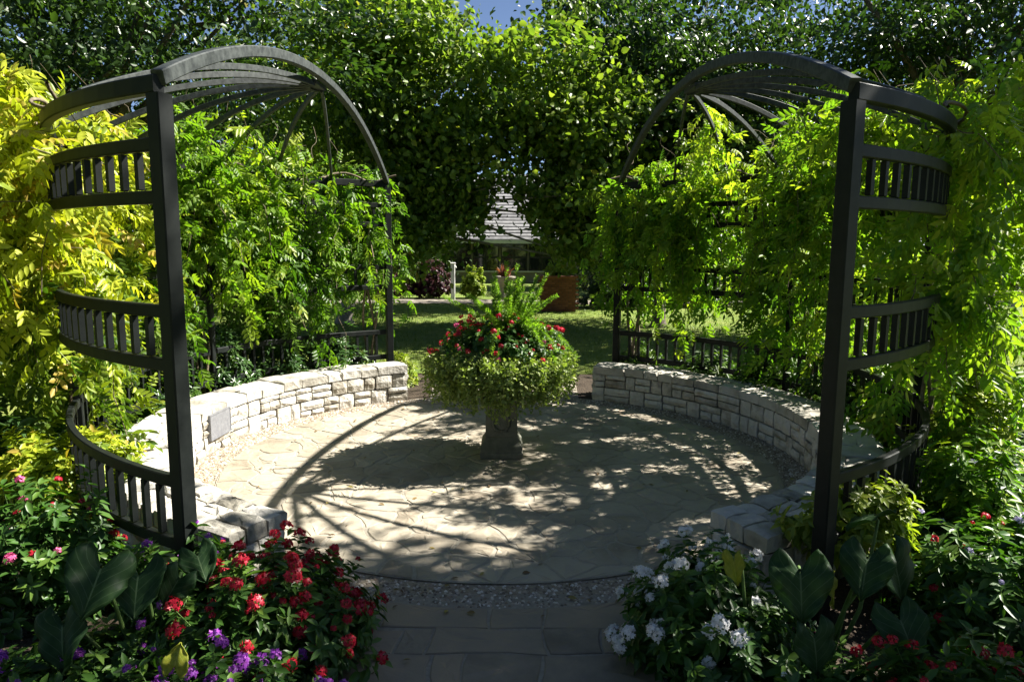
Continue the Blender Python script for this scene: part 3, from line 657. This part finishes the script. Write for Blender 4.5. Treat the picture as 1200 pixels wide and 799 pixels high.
for i in range(36):
    a = rng.uniform(0, 2*PI); tilt = rng.uniform(.1, 1.1) if i < 26 else rng.uniform(.9, 1.3); L = rng.uniform(.50, .70) if i < 26 else .66
    if i >= 28: a = rng.uniform(-1.2, .5)
    d = np.array([math.cos(a), math.sin(a), 0]); s = np.linspace(0, 1, 40)
    st = np.array([PC[0]+.05, PC[1], 1.24])+d*.12*rng.random()
    p = st+d*(np.sin(tilt)*L*s)[:, None]; p[:, 2] += L*(np.cos(tilt)*s-(.12 if i < 26 else .75)*s**2.2*np.sin(tilt)*1.1)
    tg = nrm(np.gradient(p, axis=0)); k_ = 9; pp = np.repeat(p, k_, 0)+rng.normal(0, .004, (40*k_, 3)); t2 = np.repeat(tg, k_, 0)
    yd = np.cross(t2, rv(len(pp))); yd = nrm(yd)+t2*.7; wd = np.repeat(.75+.35*np.sin(np.clip(s*1.15, 0, 1)*PI), k_)
    V, F, t = scatter(leaf6(.11), pp, yd, rv(len(pp)), .040*wd, rng.random(len(pp)))
    o = obj('plume', me_np('plume', V, F, 'leaf_fern', t), fr)
    V, F = tube(p[::4], .003, 4); obj('stalk', me_np('stalk', V, F, 'green_stem'), o)

# ------------------------------------------------------------------ front flower beds
GB = 'flower bushes in the front beds'
bush('flower_bush', 'bush of red flower clusters beside the path in the left front bed', 'flowers', (-1.14, -3.42), (.62, .62, .60), 280, .088, .22, 'leaf_pentas', [('red', 120, .078, (.7, .6)), ('purple', 5, .055, (-.9, -.3))], GB)
bush('flower_bush', 'bush of purple flower clusters at the bottom of the left front bed', 'flowers', (-1.12, -4.12), (.62, .45, .42), 230, .078, .23, 'leaf_pentas', [('purple', 95, .080, (0, .3))], GB)
bush('flower_bush', 'tall purple flowering bush right of the left front post', 'flowers', (-1.62, -3.3), (.36, .40, .62), 75, .10, .22, 'leaf_pentas', [('purple', 28, .072, (.3, .3))], GB)
bush('flower_bush', 'pink and red flowering bush left of the left front post', 'flowers', (-2.52, -2.92), (.46, .42, .80), 130, .09, .22, 'leaf_pentas', [('red', 14, .06, (.2, .2)), ('pink', 14, .06, (0, -.1))], GB)
bush('flower_bush', 'low purple and pink flowering bush at the lower left corner', 'flowers', (-1.95, -4.05), (.45, .45, .38), 100, .095, .24, 'leaf_pentas', [('purple', 22, .072, (0, .2)), ('pink', 3, .05, (0, 0)), ('white', 2, .05, (-.5, 0))], GB)
bush('flower_bush', 'tall leafy bush with white flower clusters at the left edge', 'flowers', (-3.55, -2.0), (.62, .60, 1.05), 120, .15, .28, 'leaf_shrub', [('white', 14, .10, (.3, -.4))], GB, whorl=6)
bush('flower_bush', 'bush of white flower clusters beside the path in the right front bed', 'flowers', (1.12, -3.40), (.50, .62, .56), 270, .078, .25, 'leaf_pentas', [('white', 80, .078, (-.6, .4)), ('pink', 2, .05, (.9, .2))], GB)
bush('flower_bush', 'low white flowering bush at the bottom of the right front bed', 'flowers', (1.10, -4.22), (.50, .36, .36), 110, .09, .24, 'leaf_pentas', [('white', 26, .055, (.2, 0))], GB)
bush('flower_bush', 'shaded bush with red flower clusters at the lower right corner', 'flowers', (2.0, -4.05), (.55, .45, .46), 130, .095, .22, 'leaf_pentas', [('red', 36, .075, (0, .1)), ('white', 2, .05, (.5, 0))], GB)
bush('flower_bush', 'dark bush with lavender and red flowers right of the elephant ears', 'flowers', (2.75, -3.05), (.65, .60, .62), 170, .095, .22, 'leaf_pentas', [('lavender', 16, .06, (0, .2)), ('red', 12, .06, (-.4, 0)), ('pink', 2, .05, (-.3, 0))], GB)
bush('flower_bush', 'sunlit green bush with pink and white flowers at the right edge', 'flowers', (4.05, -1.0), (.80, .75, .80), 190, .10, .24, 'leaf_pentas', [('pink', 10, .06, (.3, 0)), ('white', 14, .055, (-.3, -.2))], GB)
bush('flower_bush', 'green bush with pale lavender flowers between the post and right edge', 'flowers', (3.35, -2.1), (.60, .60, .66), 150, .10, .24, 'leaf_pentas', [('lavender', 12, .055, (0, 0)), ('white', 6, .05, (-.3, 0))], GB)
bush('flower_bush', 'bright green bush with pink flowers beside the lawn on the right', 'flowers', (5.4, .9), (.8, .7, .75), 140, .11, .24, 'leaf_pentas', [('pink', 14, .065, (.2, 0))], GB)
bush('leafy_shrub', 'lime yellow leafy sprigs over the lower rail of the left arbor', 'shrub', (-3.02, -2.12), (.46, .34, .36), 130, .085, .24, 'leaf_gold', zb=.50, low=-.2)
bush('leafy_shrub', 'low dark green ground plant under the right elephant ears', 'plant', (1.62, -3.95), (.45, .45, .30), 150, .08, .24, 'leaf_pentas')
bush('leafy_shrub', 'low dark green ground plant under the left elephant ears', 'plant', (-1.85, -3.75), (.45, .4, .34), 150, .08, .24, 'leaf_pentas')
bush('leafy_shrub', 'golden sprigs inside the lower rail beside the left wall', 'shrub', (-2.78, -1.98), (.34, .28, .34), 90, .085, .24, 'leaf_gold', zb=.48, low=-.2)
bush('leafy_shrub', 'lime green sprigs growing round the right front post', 'shrub', (2.05, -2.85), (.42, .22, .32), 80, .09, .22, 'leaf_lime', zb=.50, low=-.3)
bush('leafy_shrub', 'fresh green leafy shrub outside the lower rail of the right arbor', 'shrub', (2.98, -2.42), (.46, .42, .92), 150, .10, .22, 'leaf_vine')
bush('leafy_shrub', 'lime leafy shrub under the middle rail of the right arbor', 'shrub', (3.55, -1.55), (.45, .5, 1.25), 150, .10, .22, 'leaf_lime')
bush('leafy_shrub', 'yellow-green sprigs below the rail of the right arbor', 'shrub', (3.75, -.35), (.55, .6, .75), 110, .12, .25, 'leaf_lime')
bush('leafy_shrub', 'yellow-green leafy shrub behind the plaque on the left wall', 'shrub', (-3.68, .75), (.35, .55, .80), 110, .11, .26, 'leaf_lime')
# elephant ears
def ear(parent, c, size, face, roll, mat, cup=.10, stalk_to=None):
    size *= .74
    nu, nv = 13, 16; V, F, UV = [], [], []
    f = Vector(face).normalized(); up = Vector((0, 0, 1)); x = up.cross(f).normalized(); y = f.cross(x)
    R = Matrix.Rotation(roll, 3, f); x = R @ x; y = R @ y
    ws = rng.uniform(0, 6)
    for k in range(nv):
        v = k/(nv-1)
        for i in range(nu):
            u = i/(nu-1)*2-1
            # v 0 at the lobes, 1 at the tip; lobes rise either side of the notch
            hw = .42*(math.sin(PI*min(1, (v*.94+.10))**.78))**.75
            xx = u*hw; yy = .5-v*1.02
            if v < .35: yy -= (1-abs(u))**1.5*.34*(1-v/.35)
            zz = -cup*abs(u)**1.3*.6+.05*math.sin(13*v+ws)*abs(u)**2+.02*math.sin(29*v+2*ws)*abs(u)**3+.03*math.sin(5*u+ws)-.22*(v-.35)**2+.10*abs(u)*.8
            P = Vector(c)+size*(x*xx+y*yy+f*zz); V.append(P); UV.append((u, v))
    F = [(k*nu+i, k*nu+nu+i, k*nu+nu+i+1, k*nu+i+1) for k in range(nv-1) for i in range(nu-1)]
    me = me_py('leaf', V, F, mat, True); uvl = me.uv_layers.new(name='UVMap')
    for li, lp in enumerate(me.loops): uvl.data[li].uv = UV[lp.vertex_index]
    o = obj('leaf', me, parent)
    sol = o.modifiers.new('thickness', 'SOLIDIFY'); sol.thickness = .0025
    j = Vector(c)+size*(y*.20); 
    b_ = Vector(stalk_to) if stalk_to else Vector((c[0]-f.x*.12, c[1]-f.y*.12, 0))
    P = [b_, b_*.45+j*.55-f*.10, j-f*.045+Vector((0, 0, .02)), j-f*.004]
    V, F = tube([tuple(p) for p in P], [.013, .010, .007, .005], 7); obj('stalk', me_np('stalk', V, F, 'green_stem', smooth=True), o)
GE = 'elephant ear plants'
e1 = thing('elephant_ear', 'elephant ear plant with broad dark leaves left of the purple flowers', 'plant', (-1.68, -3.7, 0), GE)
ear(e1, (-1.68, -3.86, .66), .44, (.5, -.6, .62), -.5, 'ear_leaf', stalk_to=(-1.6, -3.62, 0))
ear(e1, (-1.54, -3.80, .60), .38, (.0, -.75, .6), .12, 'ear_leaf', stalk_to=(-1.6, -3.62, 0))
ear(e1, (-1.42, -3.72, .56), .27, (.1, -.9, .3), -.5, 'ear_leaf', stalk_to=(-1.6, -3.62, 0))
ear(e1, (-1.83, -3.9, .42), .40, (-.2, -.8, .4), .3, 'ear_leaf', stalk_to=(-1.7, -3.7, 0))
e2 = thing('elephant_ear', 'small elephant ear leaf against the red flowering bush', 'plant', (-1.36, -3.45, 0), GE)
ear(e2, (-1.37, -3.56, .60), .28, (.2, -.8, .6), .35, 'ear_leaf', stalk_to=(-1.52, -3.9, 0))
ear(e2, (-1.20, -4.18, .49), .17, (.0, -.9, .3), 3.0, 'ear_leaf_yellow', stalk_to=(-1.2, -4.1, 0))
e3 = thing('elephant_ear', 'elephant ear plant with large heart leaves in front of the right post', 'plant', (1.58, -3.5, 0), GE)
ear(e3, (1.37, -3.80, .62), .43, (-.22, -.85, .42), .05, 'ear_leaf', stalk_to=(1.5, -3.55, 0))
ear(e3, (1.69, -3.72, .66), .37, (-.30, -.75, .55), -.12, 'ear_leaf', stalk_to=(1.6, -3.5, 0))
ear(e3, (1.87, -3.66, .62), .40, (.35, -.8, .2), .25, 'ear_leaf', stalk_to=(1.65, -3.5, 0))
ear(e3, (1.77, -3.92, .48), .36, (-.1, -.75, .62), .25, 'ear_leaf', stalk_to=(1.65, -3.55, 0))
ear(e3, (1.83, -3.42, .78), .36, (-.25, .35, .85), 1.3, 'ear_leaf', stalk_to=(1.65, -3.5, 0))
ear(e3, (1.40, -3.92, .40), .34, (.2, -.9, .2), .1, 'ear_leaf', stalk_to=(1.5, -3.6, 0))
ear(e3, (1.60, -3.62, .50), .24, (.8, -.5, .1), .2, 'ear_leaf_yellow', stalk_to=(1.6, -3.5, 0))
e4 = thing('elephant_ear', 'single upright pale young leaf among the white flowers', 'plant', (1.17, -3.5, 0), GE)
ear(e4, (1.13, -3.62, .62), .22, (-.9, -.4, .1), .3, 'ear_leaf_yellow', stalk_to=(1.15, -3.5, 0))

# ------------------------------------------------------------------ shrubs under the vines
GS = 'shrubs under the arbor vines'
for (a, r, s, lab, mt) in (
        (168, 3.75, (.45, .6, .95), 'glossy green shrub behind the left wall near the plaque', 'leaf_shrub'),
        (154, 3.75, (.6, .6, 1.15), 'glossy shrub with narrow leaves behind the middle of the left wall', 'leaf_shrub'),
        (141, 3.75, (.6, .5, 1.1), 'narrow-leaved shrub under the vines left of the back left post', 'leaf_shrub'),
        (128, 3.75, (.55, .45, .85), 'low narrow-leaved shrub at the far end of the left wall', 'leaf_shrub'),
        (114, 3.9, (.30, .30, .45), 'small light green shrub beside the back left post', 'leaf_lime'),
        (183, 4.0, (.5, .5, .8), 'leafy shrub behind the left front post and rail', 'leaf_vine'),
        (205, 4.1, (.5, .5, .6), 'low green shrub under the golden vine', 'leaf_pentas'),
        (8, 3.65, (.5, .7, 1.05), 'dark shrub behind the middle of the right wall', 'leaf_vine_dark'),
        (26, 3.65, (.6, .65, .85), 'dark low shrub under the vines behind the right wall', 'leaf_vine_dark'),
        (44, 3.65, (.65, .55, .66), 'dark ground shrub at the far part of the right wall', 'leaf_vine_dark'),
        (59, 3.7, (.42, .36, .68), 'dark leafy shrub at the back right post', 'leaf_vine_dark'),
        (-9, 3.95, (.45, .5, .7), 'green shrub right of the right front post behind the wall', 'leaf_vine')):
    c = pol(a, r); bush('leafy_shrub', lab, 'shrub', c, s, 150, .115, .17, mt, group=GS, whorl=7)
# small plant marker
pm_ = thing('plant_marker', 'small white plant label on a stake beside the left wall', 'marker', (-3.50, -.42, 0))
obj('stake', me_py('stake', *box(-3.504, -3.496, -.424, -.418, 0, .5), 'metal_paint'), pm_)
obj('tag', me_py('tag', *box(-3.54, -3.46, -.432, -.4245, .47, .53, .001), 'white_paint'), pm_)

# ------------------------------------------------------------------ trees
tree('maple_tree', 'bright green maple hanging over the back of the garden in the centre', (-4.2, 11.5), 2.6, .17,
     [(-3.0, 10.6, 5.3, 2.3, 2.0, 2.3, 70), (-.5, 9.8, 4.7, 2.4, 1.6, 1.9, 90), (1.7, 9.8, 4.5, 1.5, 1.4, 2.0, 50), (-2.2, 9.8, 2.6, 1.7, 1.0, 1.0, 44), (1.6, 9.8, 2.5, 1.0, .8, .9, 22), (-2.4, 10, 6.8, 1.4, 1.2, 1.1, 22)],
     150, .74, .145, .42, 'leaf_maple', 'bark_pale', hole=(-.55, .48, 1.3, 3.35), lean=(.5, -.3))
tree('shade_tree', 'dark leafy tree with a straight trunk behind the right arbor', (3.75, 11.0), 2.5, .15,
     [(4.6, 11.6, 5.6, 3.0, 2.2, 2.8, 110), (3.4, 11.2, 3.1, 2.2, 1.5, .9, 36), (2.4, 12, 7.2, 1.6, 1.6, 1.6, 30)], 170, .7, .155, .36, 'leaf_dark')
tree('oak_tree', 'large dark oak filling the upper left corner', (-9.5, 8.5), 3.0, .32,
     [(-8.2, 7.6, 6.3, 4.4, 2.6, 2.2, 150), (-11, 8.5, 4.2, 3, 2.4, 2.0, 50)], 200, .75, .12, .34, 'leaf_dark')
tree('oak_tree', 'dark tree rising behind the vine at the upper right corner', (10.5, 9.2), 3.0, .3,
     [(9.2, 8.6, 6.3, 4.2, 2.6, 2.4, 140), (8.0, 9.5, 4.0, 2.2, 1.8, 1.3, 36)], 200, .75, .12, .34, 'leaf_dark')
tree('shade_tree', 'leafy tree overhanging the right front bed from outside the view', (7.6, -2.6), 4.0, .22,
     [(7.0, -.95, 7.3, 1.0, .8, .75, 36), (7.0, -2.1, 10.7, 1.2, 1.1, 1.2, 36)], 120, .6, .15, .38, 'leaf_maple')
GV = 'unseen trees added behind and beside the viewer'  # unseen trees added to close off the sky and deepen the shade
for x, y, r_, lab in ((-5.5, -13.0, 4.0, 'large unseen tree added behind the viewer on the left'), (3.0, -14.5, 4.2, 'large unseen tree added directly behind the viewer'), (11.0, -10.5, 4.0, 'large unseen tree added behind the viewer on the right'), (-12.0, -4.5, 3.8, 'large unseen tree added beyond the left edge beside the golden vine'), (-13.5, 2.5, 3.6, 'large unseen tree added beyond the left edge behind the golden vine'), (15, 3.2, 3.0, 'unseen tree added beyond the right edge of the lawn')):
    tree('unseen_tree', lab, (x, y), 2.4, .26, [(x, y, 5.0 if x < 14 else 4.0, r_, r_*.8, 3.6 if x < 14 else 2.6, 80)], 90, 1.1, .30, .38, 'leaf_far', group=GV, nl=14)
GT = 'trees far behind the garden'
tree('shade_tree', 'green tree standing beyond the lawn behind the left maple', (-6.2, 15.5), 3.0, .2, [(-5.6, 15.5, 6.4, 2.6, 2.0, 3.2, 90)], 150, .9, .17, .4, 'leaf_maple', nl=16)
tree('shade_tree', 'dark tree standing beyond the lawn right of the brick planter', (5.4, 17.5), 3.0, .2, [(4.6, 17.5, 6.6, 3.0, 2.0, 3.4, 100)], 150, .9, .18, .4, 'leaf_dark', nl=16)
far = [(-20, 22, 4.2, 4.6, 'far tree at the left edge behind the oak'), (-14, 25, 3.6, 4.2, 'far tree behind the gap left of the left arbor'), (-9, 24, 3.2, 3.6, 'far tree behind the middle of the left arbor'),
       (-5.4, 27, 2.7, 3.4, 'far tree left of the house roof'), (4.9, 27, 2.8, 3.6, 'far tree right of the house roof'), (9.5, 24, 3.4, 4.2, 'far tree behind the middle of the right arbor'), (15.5, 25, 3.8, 4.6, 'far tree behind the right front post'), (22, 23, 4.0, 4.4, 'far tree at the right edge above the low wall'), (30, 25, 4.4, 4.6, 'far tree beyond the right edge of the lawn')]
for x, y, rx, cz, lab in far:
    tree('far_tree', lab, (x, y), 2.2, .22, [(x, y, cz, rx, 2.4, 3.6, 75), (x+rng.uniform(-1, 1), y, cz+2.2, rx*.7, 2, 2.2, 25)], 110, .95, .22, .36, 'leaf_far', group=GT, nl=14)
# hedges and shrubs of the background
GH = 'background shrubs and hedges'
for c, s, nt, ll, mt, lab, cat in (
        ((-4.5, 18.6+1.2), (1.2, .7, 1.35), 260, .12, 'leaf_plum', 'plum red hedge shrub beyond the lawn on the left', 'hedge'),
        ((-2.9, 19.9), (.9, .7, 1.35), 200, .12, 'leaf_plum', 'plum red hedge shrub next to the white post', 'hedge'),
        ((-6.6, 19.9), (1.2, .7, 1.3), 220, .12, 'leaf_dark', 'dark green hedge shrub left of the plum hedge', 'hedge'),
        ((3.6, 16.2), (1.5, 1.0, 1.35), 260, .13, 'leaf_dark', 'rounded dark hedge shrub right of the brick planter', 'hedge'),
        ((6.2, 17.0), (1.5, 1.0, 1.3), 240, .13, 'leaf_far', 'green hedge shrub behind the right arbor', 'hedge'),
        ((9.2, 18), (1.6, 1.0, 1.4), 240, .14, 'leaf_far', 'wide green hedge shrub far right of the brick planter', 'hedge'),
        ((-7.6, 3.2), (1.2, 1.6, 2.1), 420, .14, 'leaf_dark', 'tall dark shrub at the left edge behind the golden vine', 'shrub'),
        ((-7.0, 6.8), (1.4, 1.3, 2.0), 380, .14, 'leaf_dark', 'tall dark shrub behind the middle of the left arbor', 'shrub'),
        ((17.0, 19.6), (2.0, 1.2, 2.2), 300, .18, 'leaf_maple', 'sunlit shrub above the low wall at the right edge', 'shrub'),
        ((13.2, 19.4), (2.0, 1.2, 2.0), 300, .18, 'leaf_far', 'green shrub above the low wall behind the right vine', 'shrub'),
        ((21.2, 19.8), (2.0, 1.2, 2.2), 260, .18, 'leaf_far', 'green shrub at the far right end of the low wall', 'shrub'),
        ((-1.35, 20.2), (.55, .5, 1.1), 120, .12, 'leaf_lime', 'light green shrub right of the white post', 'shrub')):
    bush('hedge_shrub', lab, cat, c, s, nt, ll, .34, mt, group=GH, whorl=8)

# ------------------------------------------------------------------ house and far objects
hs = thing('house', 'low house with grey shingle roof and dark windows beyond the trees', 'house', (-1, 33, 0))
obj('wall', me_py('wall', *box(-11, 9, 30.6, 37, -.1, 2.2), 'house_wall_paint'), hs)
N = 22
rf = obj('roof', me_py('roof', [(-12, 30.02, 2.08), (10, 30.02, 2.08), (10, 34.5, 5.72), (-12, 34.5, 5.72), (-12, 39, 2.08), (10, 39, 2.08)], [(0, 1, 2, 3), (3, 2, 5, 4), (0, 3, 4), (1, 5, 2), (0, 4, 5, 1)], 'shingle'), hs)
for i in range(N):
    t0, t1 = i/N, (i+1.08)/N; y0, z0 = 30+4.5*t0, 2.12+3.64*t0; y1, z1 = 30+4.5*t1, 2.12+3.64*t1
    V = [(-12.05, y0, z0+.06), (10.05, y0, z0+.06), (10.05, y1, z1+.015), (-12.05, y1, z1+.015), (-12.05, y0, z0+.0), (10.05, y0, z0+.0)]
    obj('shingle_course', me_py('shingle_course', V, [(0, 1, 2, 3), (4, 5, 1, 0)], 'shingle'), rf)
obj('fascia', me_py('fascia', *box(-12, 10, 29.94, 30.0, 1.95, 2.13), 'white_paint'), hs)
for x0 in (-9.2, -6.4, -3.4, -1.95, -.5, .95, 3.6, 6.2):
    w = obj('window', me_py('window', *box(x0, x0+1.36, 30.5, 30.598, .55, 1.95), 'dark_trim'), hs)
    for px, pz in ((.06, .06), (.71, .06), (.06, .75), (.71, .75)):
        obj('pane', me_py('pane', *box(x0+px, x0+px+.59, 30.47, 30.499, .55+pz, .55+pz+.59), 'window_glass'), w)
    obj('sill', me_py('sill', *box(x0-.05, x0+1.41, 30.42, 30.59, .48, .545), 'white_paint'), w)
sd_ = thing('garden_shed', 'small white shed glimpsed behind the left vines', 'shed', (-8.2, 22.4, 0))
obj('wall', me_py('wall', *box(-9.4, -7.0, 21.6, 23.4, 0, 2.0), 'white_paint'), sd_)
obj('roof', me_py('roof', [(-9.6, 21.4, 1.98), (-6.8, 21.4, 1.98), (-6.8, 23.6, 1.98), (-9.6, 23.6, 1.98), (-9.6, 22.5, 2.9), (-6.8, 22.5, 2.9)], [(0, 1, 5, 4), (2, 3, 4, 5), (0, 4, 3), (1, 2, 5), (0, 3, 2, 1)], 'shingle'), sd_)
obj('window', me_py('window', *box(-8.6, -7.8, 21.55, 21.598, .8, 1.6), 'window_glass'), sd_)
wp = thing('white_post', 'slim white post standing beside the plum hedge', 'post', (-2.05, 19.2, 0))
obj('shaft', me_py('shaft', *box(-2.12, -1.98, 19.13, 19.27, -.05, 1.25, .01), 'white_paint'), wp)
obj('cap', me_py('cap', *box(-2.14, -1.96, 19.11, 19.29, 1.252, 1.31, .02), 'white_paint'), wp)
bp = thing('brick_planter', 'square red brick planter box standing behind the pedestal flowers', 'planter', (1.5, 15.2, 0))
obj('core', me_py('core', *box(.99, 2.01, 14.72, 15.7, -.05, 1.0), 'mortar_dark'), bp)
bm_ = me_py('brick', *box(-.098, .098, -.02, .02, 0, .058, .004), 'terracotta')
for k in range(15):
    for j in range(6):
        x = .98+.087+j*.2055+(-.1 if k % 2 else 0)
        if x > 2.02 or x < .95: continue
        obj('brick', bm_, bp, (x, 14.705, .01+k*.067))
        if j < 5:
            o = obj('brick', bm_, bp, (.975, 14.80+j*.2055, .01+k*.067)); o.rotation_euler[2] = PI/2
obj('rim', me_py('rim', *box(.93, 2.07, 14.66, 15.76, 1.002, 1.07, .01), 'terracotta'), bp)
bush('leafy_shrub', 'green and yellow plants growing in the brick planter', 'plant', (1.5, 15.2), (.5, .45, .4), 60, .15, .25, 'leaf_lime', zb=1.05)
tp = thing('stone_planter', 'low pale planter pot with red spiky plant behind the fern', 'planter', (-.2, 19.6, 0))
V, F = [], []
for r, z in ((.3, 0), (.32, .05), (.18, .15), (.16, .4), (.3, .55), (.42, .75), (.45, .8), (.40, .8), (.05, .76)):
    for j in range(16): V.append((-.2+r*math.cos(j*PI/8), 19.6+r*math.sin(j*PI/8), z))
for i in range(8):
    for j in range(16): F.append((i*16+j, i*16+(j+1) % 16, i*16+16+(j+1) % 16, i*16+16+j))
obj('pot', me_py('pot', V, F, 'concrete', True), tp)
n_ = 70; yd = rng.normal(0, .5, (n_, 3))+np.array([0, 0, .9])
V, F, t = scatter(leaf6(.06), np.array([[-.2, 19.6, .76]])+rng.normal(0, .06, (n_, 3)), yd, rv(n_), rng.uniform(.25, .5, n_), rng.random(n_))
tag(obj('spiky_plant', me_np('spiky_plant', V, F, 'leaf_cordyline', t)), 'reddish spiky plant standing in the pale pot', 'plant')
lw = thing('low_wall', 'low beige garden wall beyond the lawn at the right edge', 'wall', (18, 17.6, 0))
obj('body', me_py('body', *box(10.5, 32, 17.4, 17.75, -.05, .42), 'beige_masonry'), lw)
obj('coping', me_py('coping', *box(10.45, 32.05, 17.36, 17.79, .422, .5, .01), 'beige_masonry'), lw)

n_ = 170; a = rng.uniform(0, 2*PI, n_); r = 3.0*np.sqrt(rng.uniform(.02, 1, n_)); x = r*np.cos(a); y = r*np.sin(a); y = np.where(rng.random(n_) < .2, rng.uniform(-4.2, -2.6, n_), y); x = np.where(y < -2.55, np.clip(x, -.7, .75), x)
g = np.hypot(x, y) < 2.85; g |= y < -2.55; x, y = x[g], y[g]; n_ = len(x)
yd = rng.normal(0, 1, (n_, 3)); yd[:, 2] *= .12
V, F, t = scatter(leaf6(.26), np.stack([x, y, np.full(n_, .026)], 1), yd, np.array([[0, 0, 1.]])+rng.normal(0, .25, (n_, 3)), rng.uniform(.025, .06, n_), rng.random(n_))
tag(obj('fallen_leaves', me_np('fallen_leaves', V, F, 'leaf_litter', t)), 'scattered dry fallen leaves on the paving', 'leaves', kind='stuff')
# ------------------------------------------------------------------ grass blades on the lawn
n_ = 60000; x = rng.uniform(-9, 13, n_); y = 4.65+rng.random(n_)**1.4*12.4
g = ~((np.abs(x) < 1.3) & (y < 7.6)) & (np.hypot(x, y) > 4.75); x, y = x[g], y[g]; n_ = len(x)
TB = (np.array([(-.10, 0, 0), (.10, 0, 0), (.0, 1, .25)]), np.array([(0, 1, 2)]))
yd = rng.normal(0, .35, (n_, 3)); yd[:, 2] = 1
V, F, t = scatter(TB, np.stack([x, y, np.full(n_, -.012)], 1), yd, rv(n_), rng.uniform(.035, .075, n_), rng.random(n_))
tag(obj('grass', me_np('grass', V, F, 'grass_blade', t)), 'short grass blades of the lawn', 'grass', kind='stuff')
print('objects', len(bpy.data.objects), 'tris', sum(len(o.data.loop_triangles) or sum(p.loop_total-2 for p in o.data.polygons) for o in bpy.data.objects if o.type == 'MESH' and o.data.users < 3))
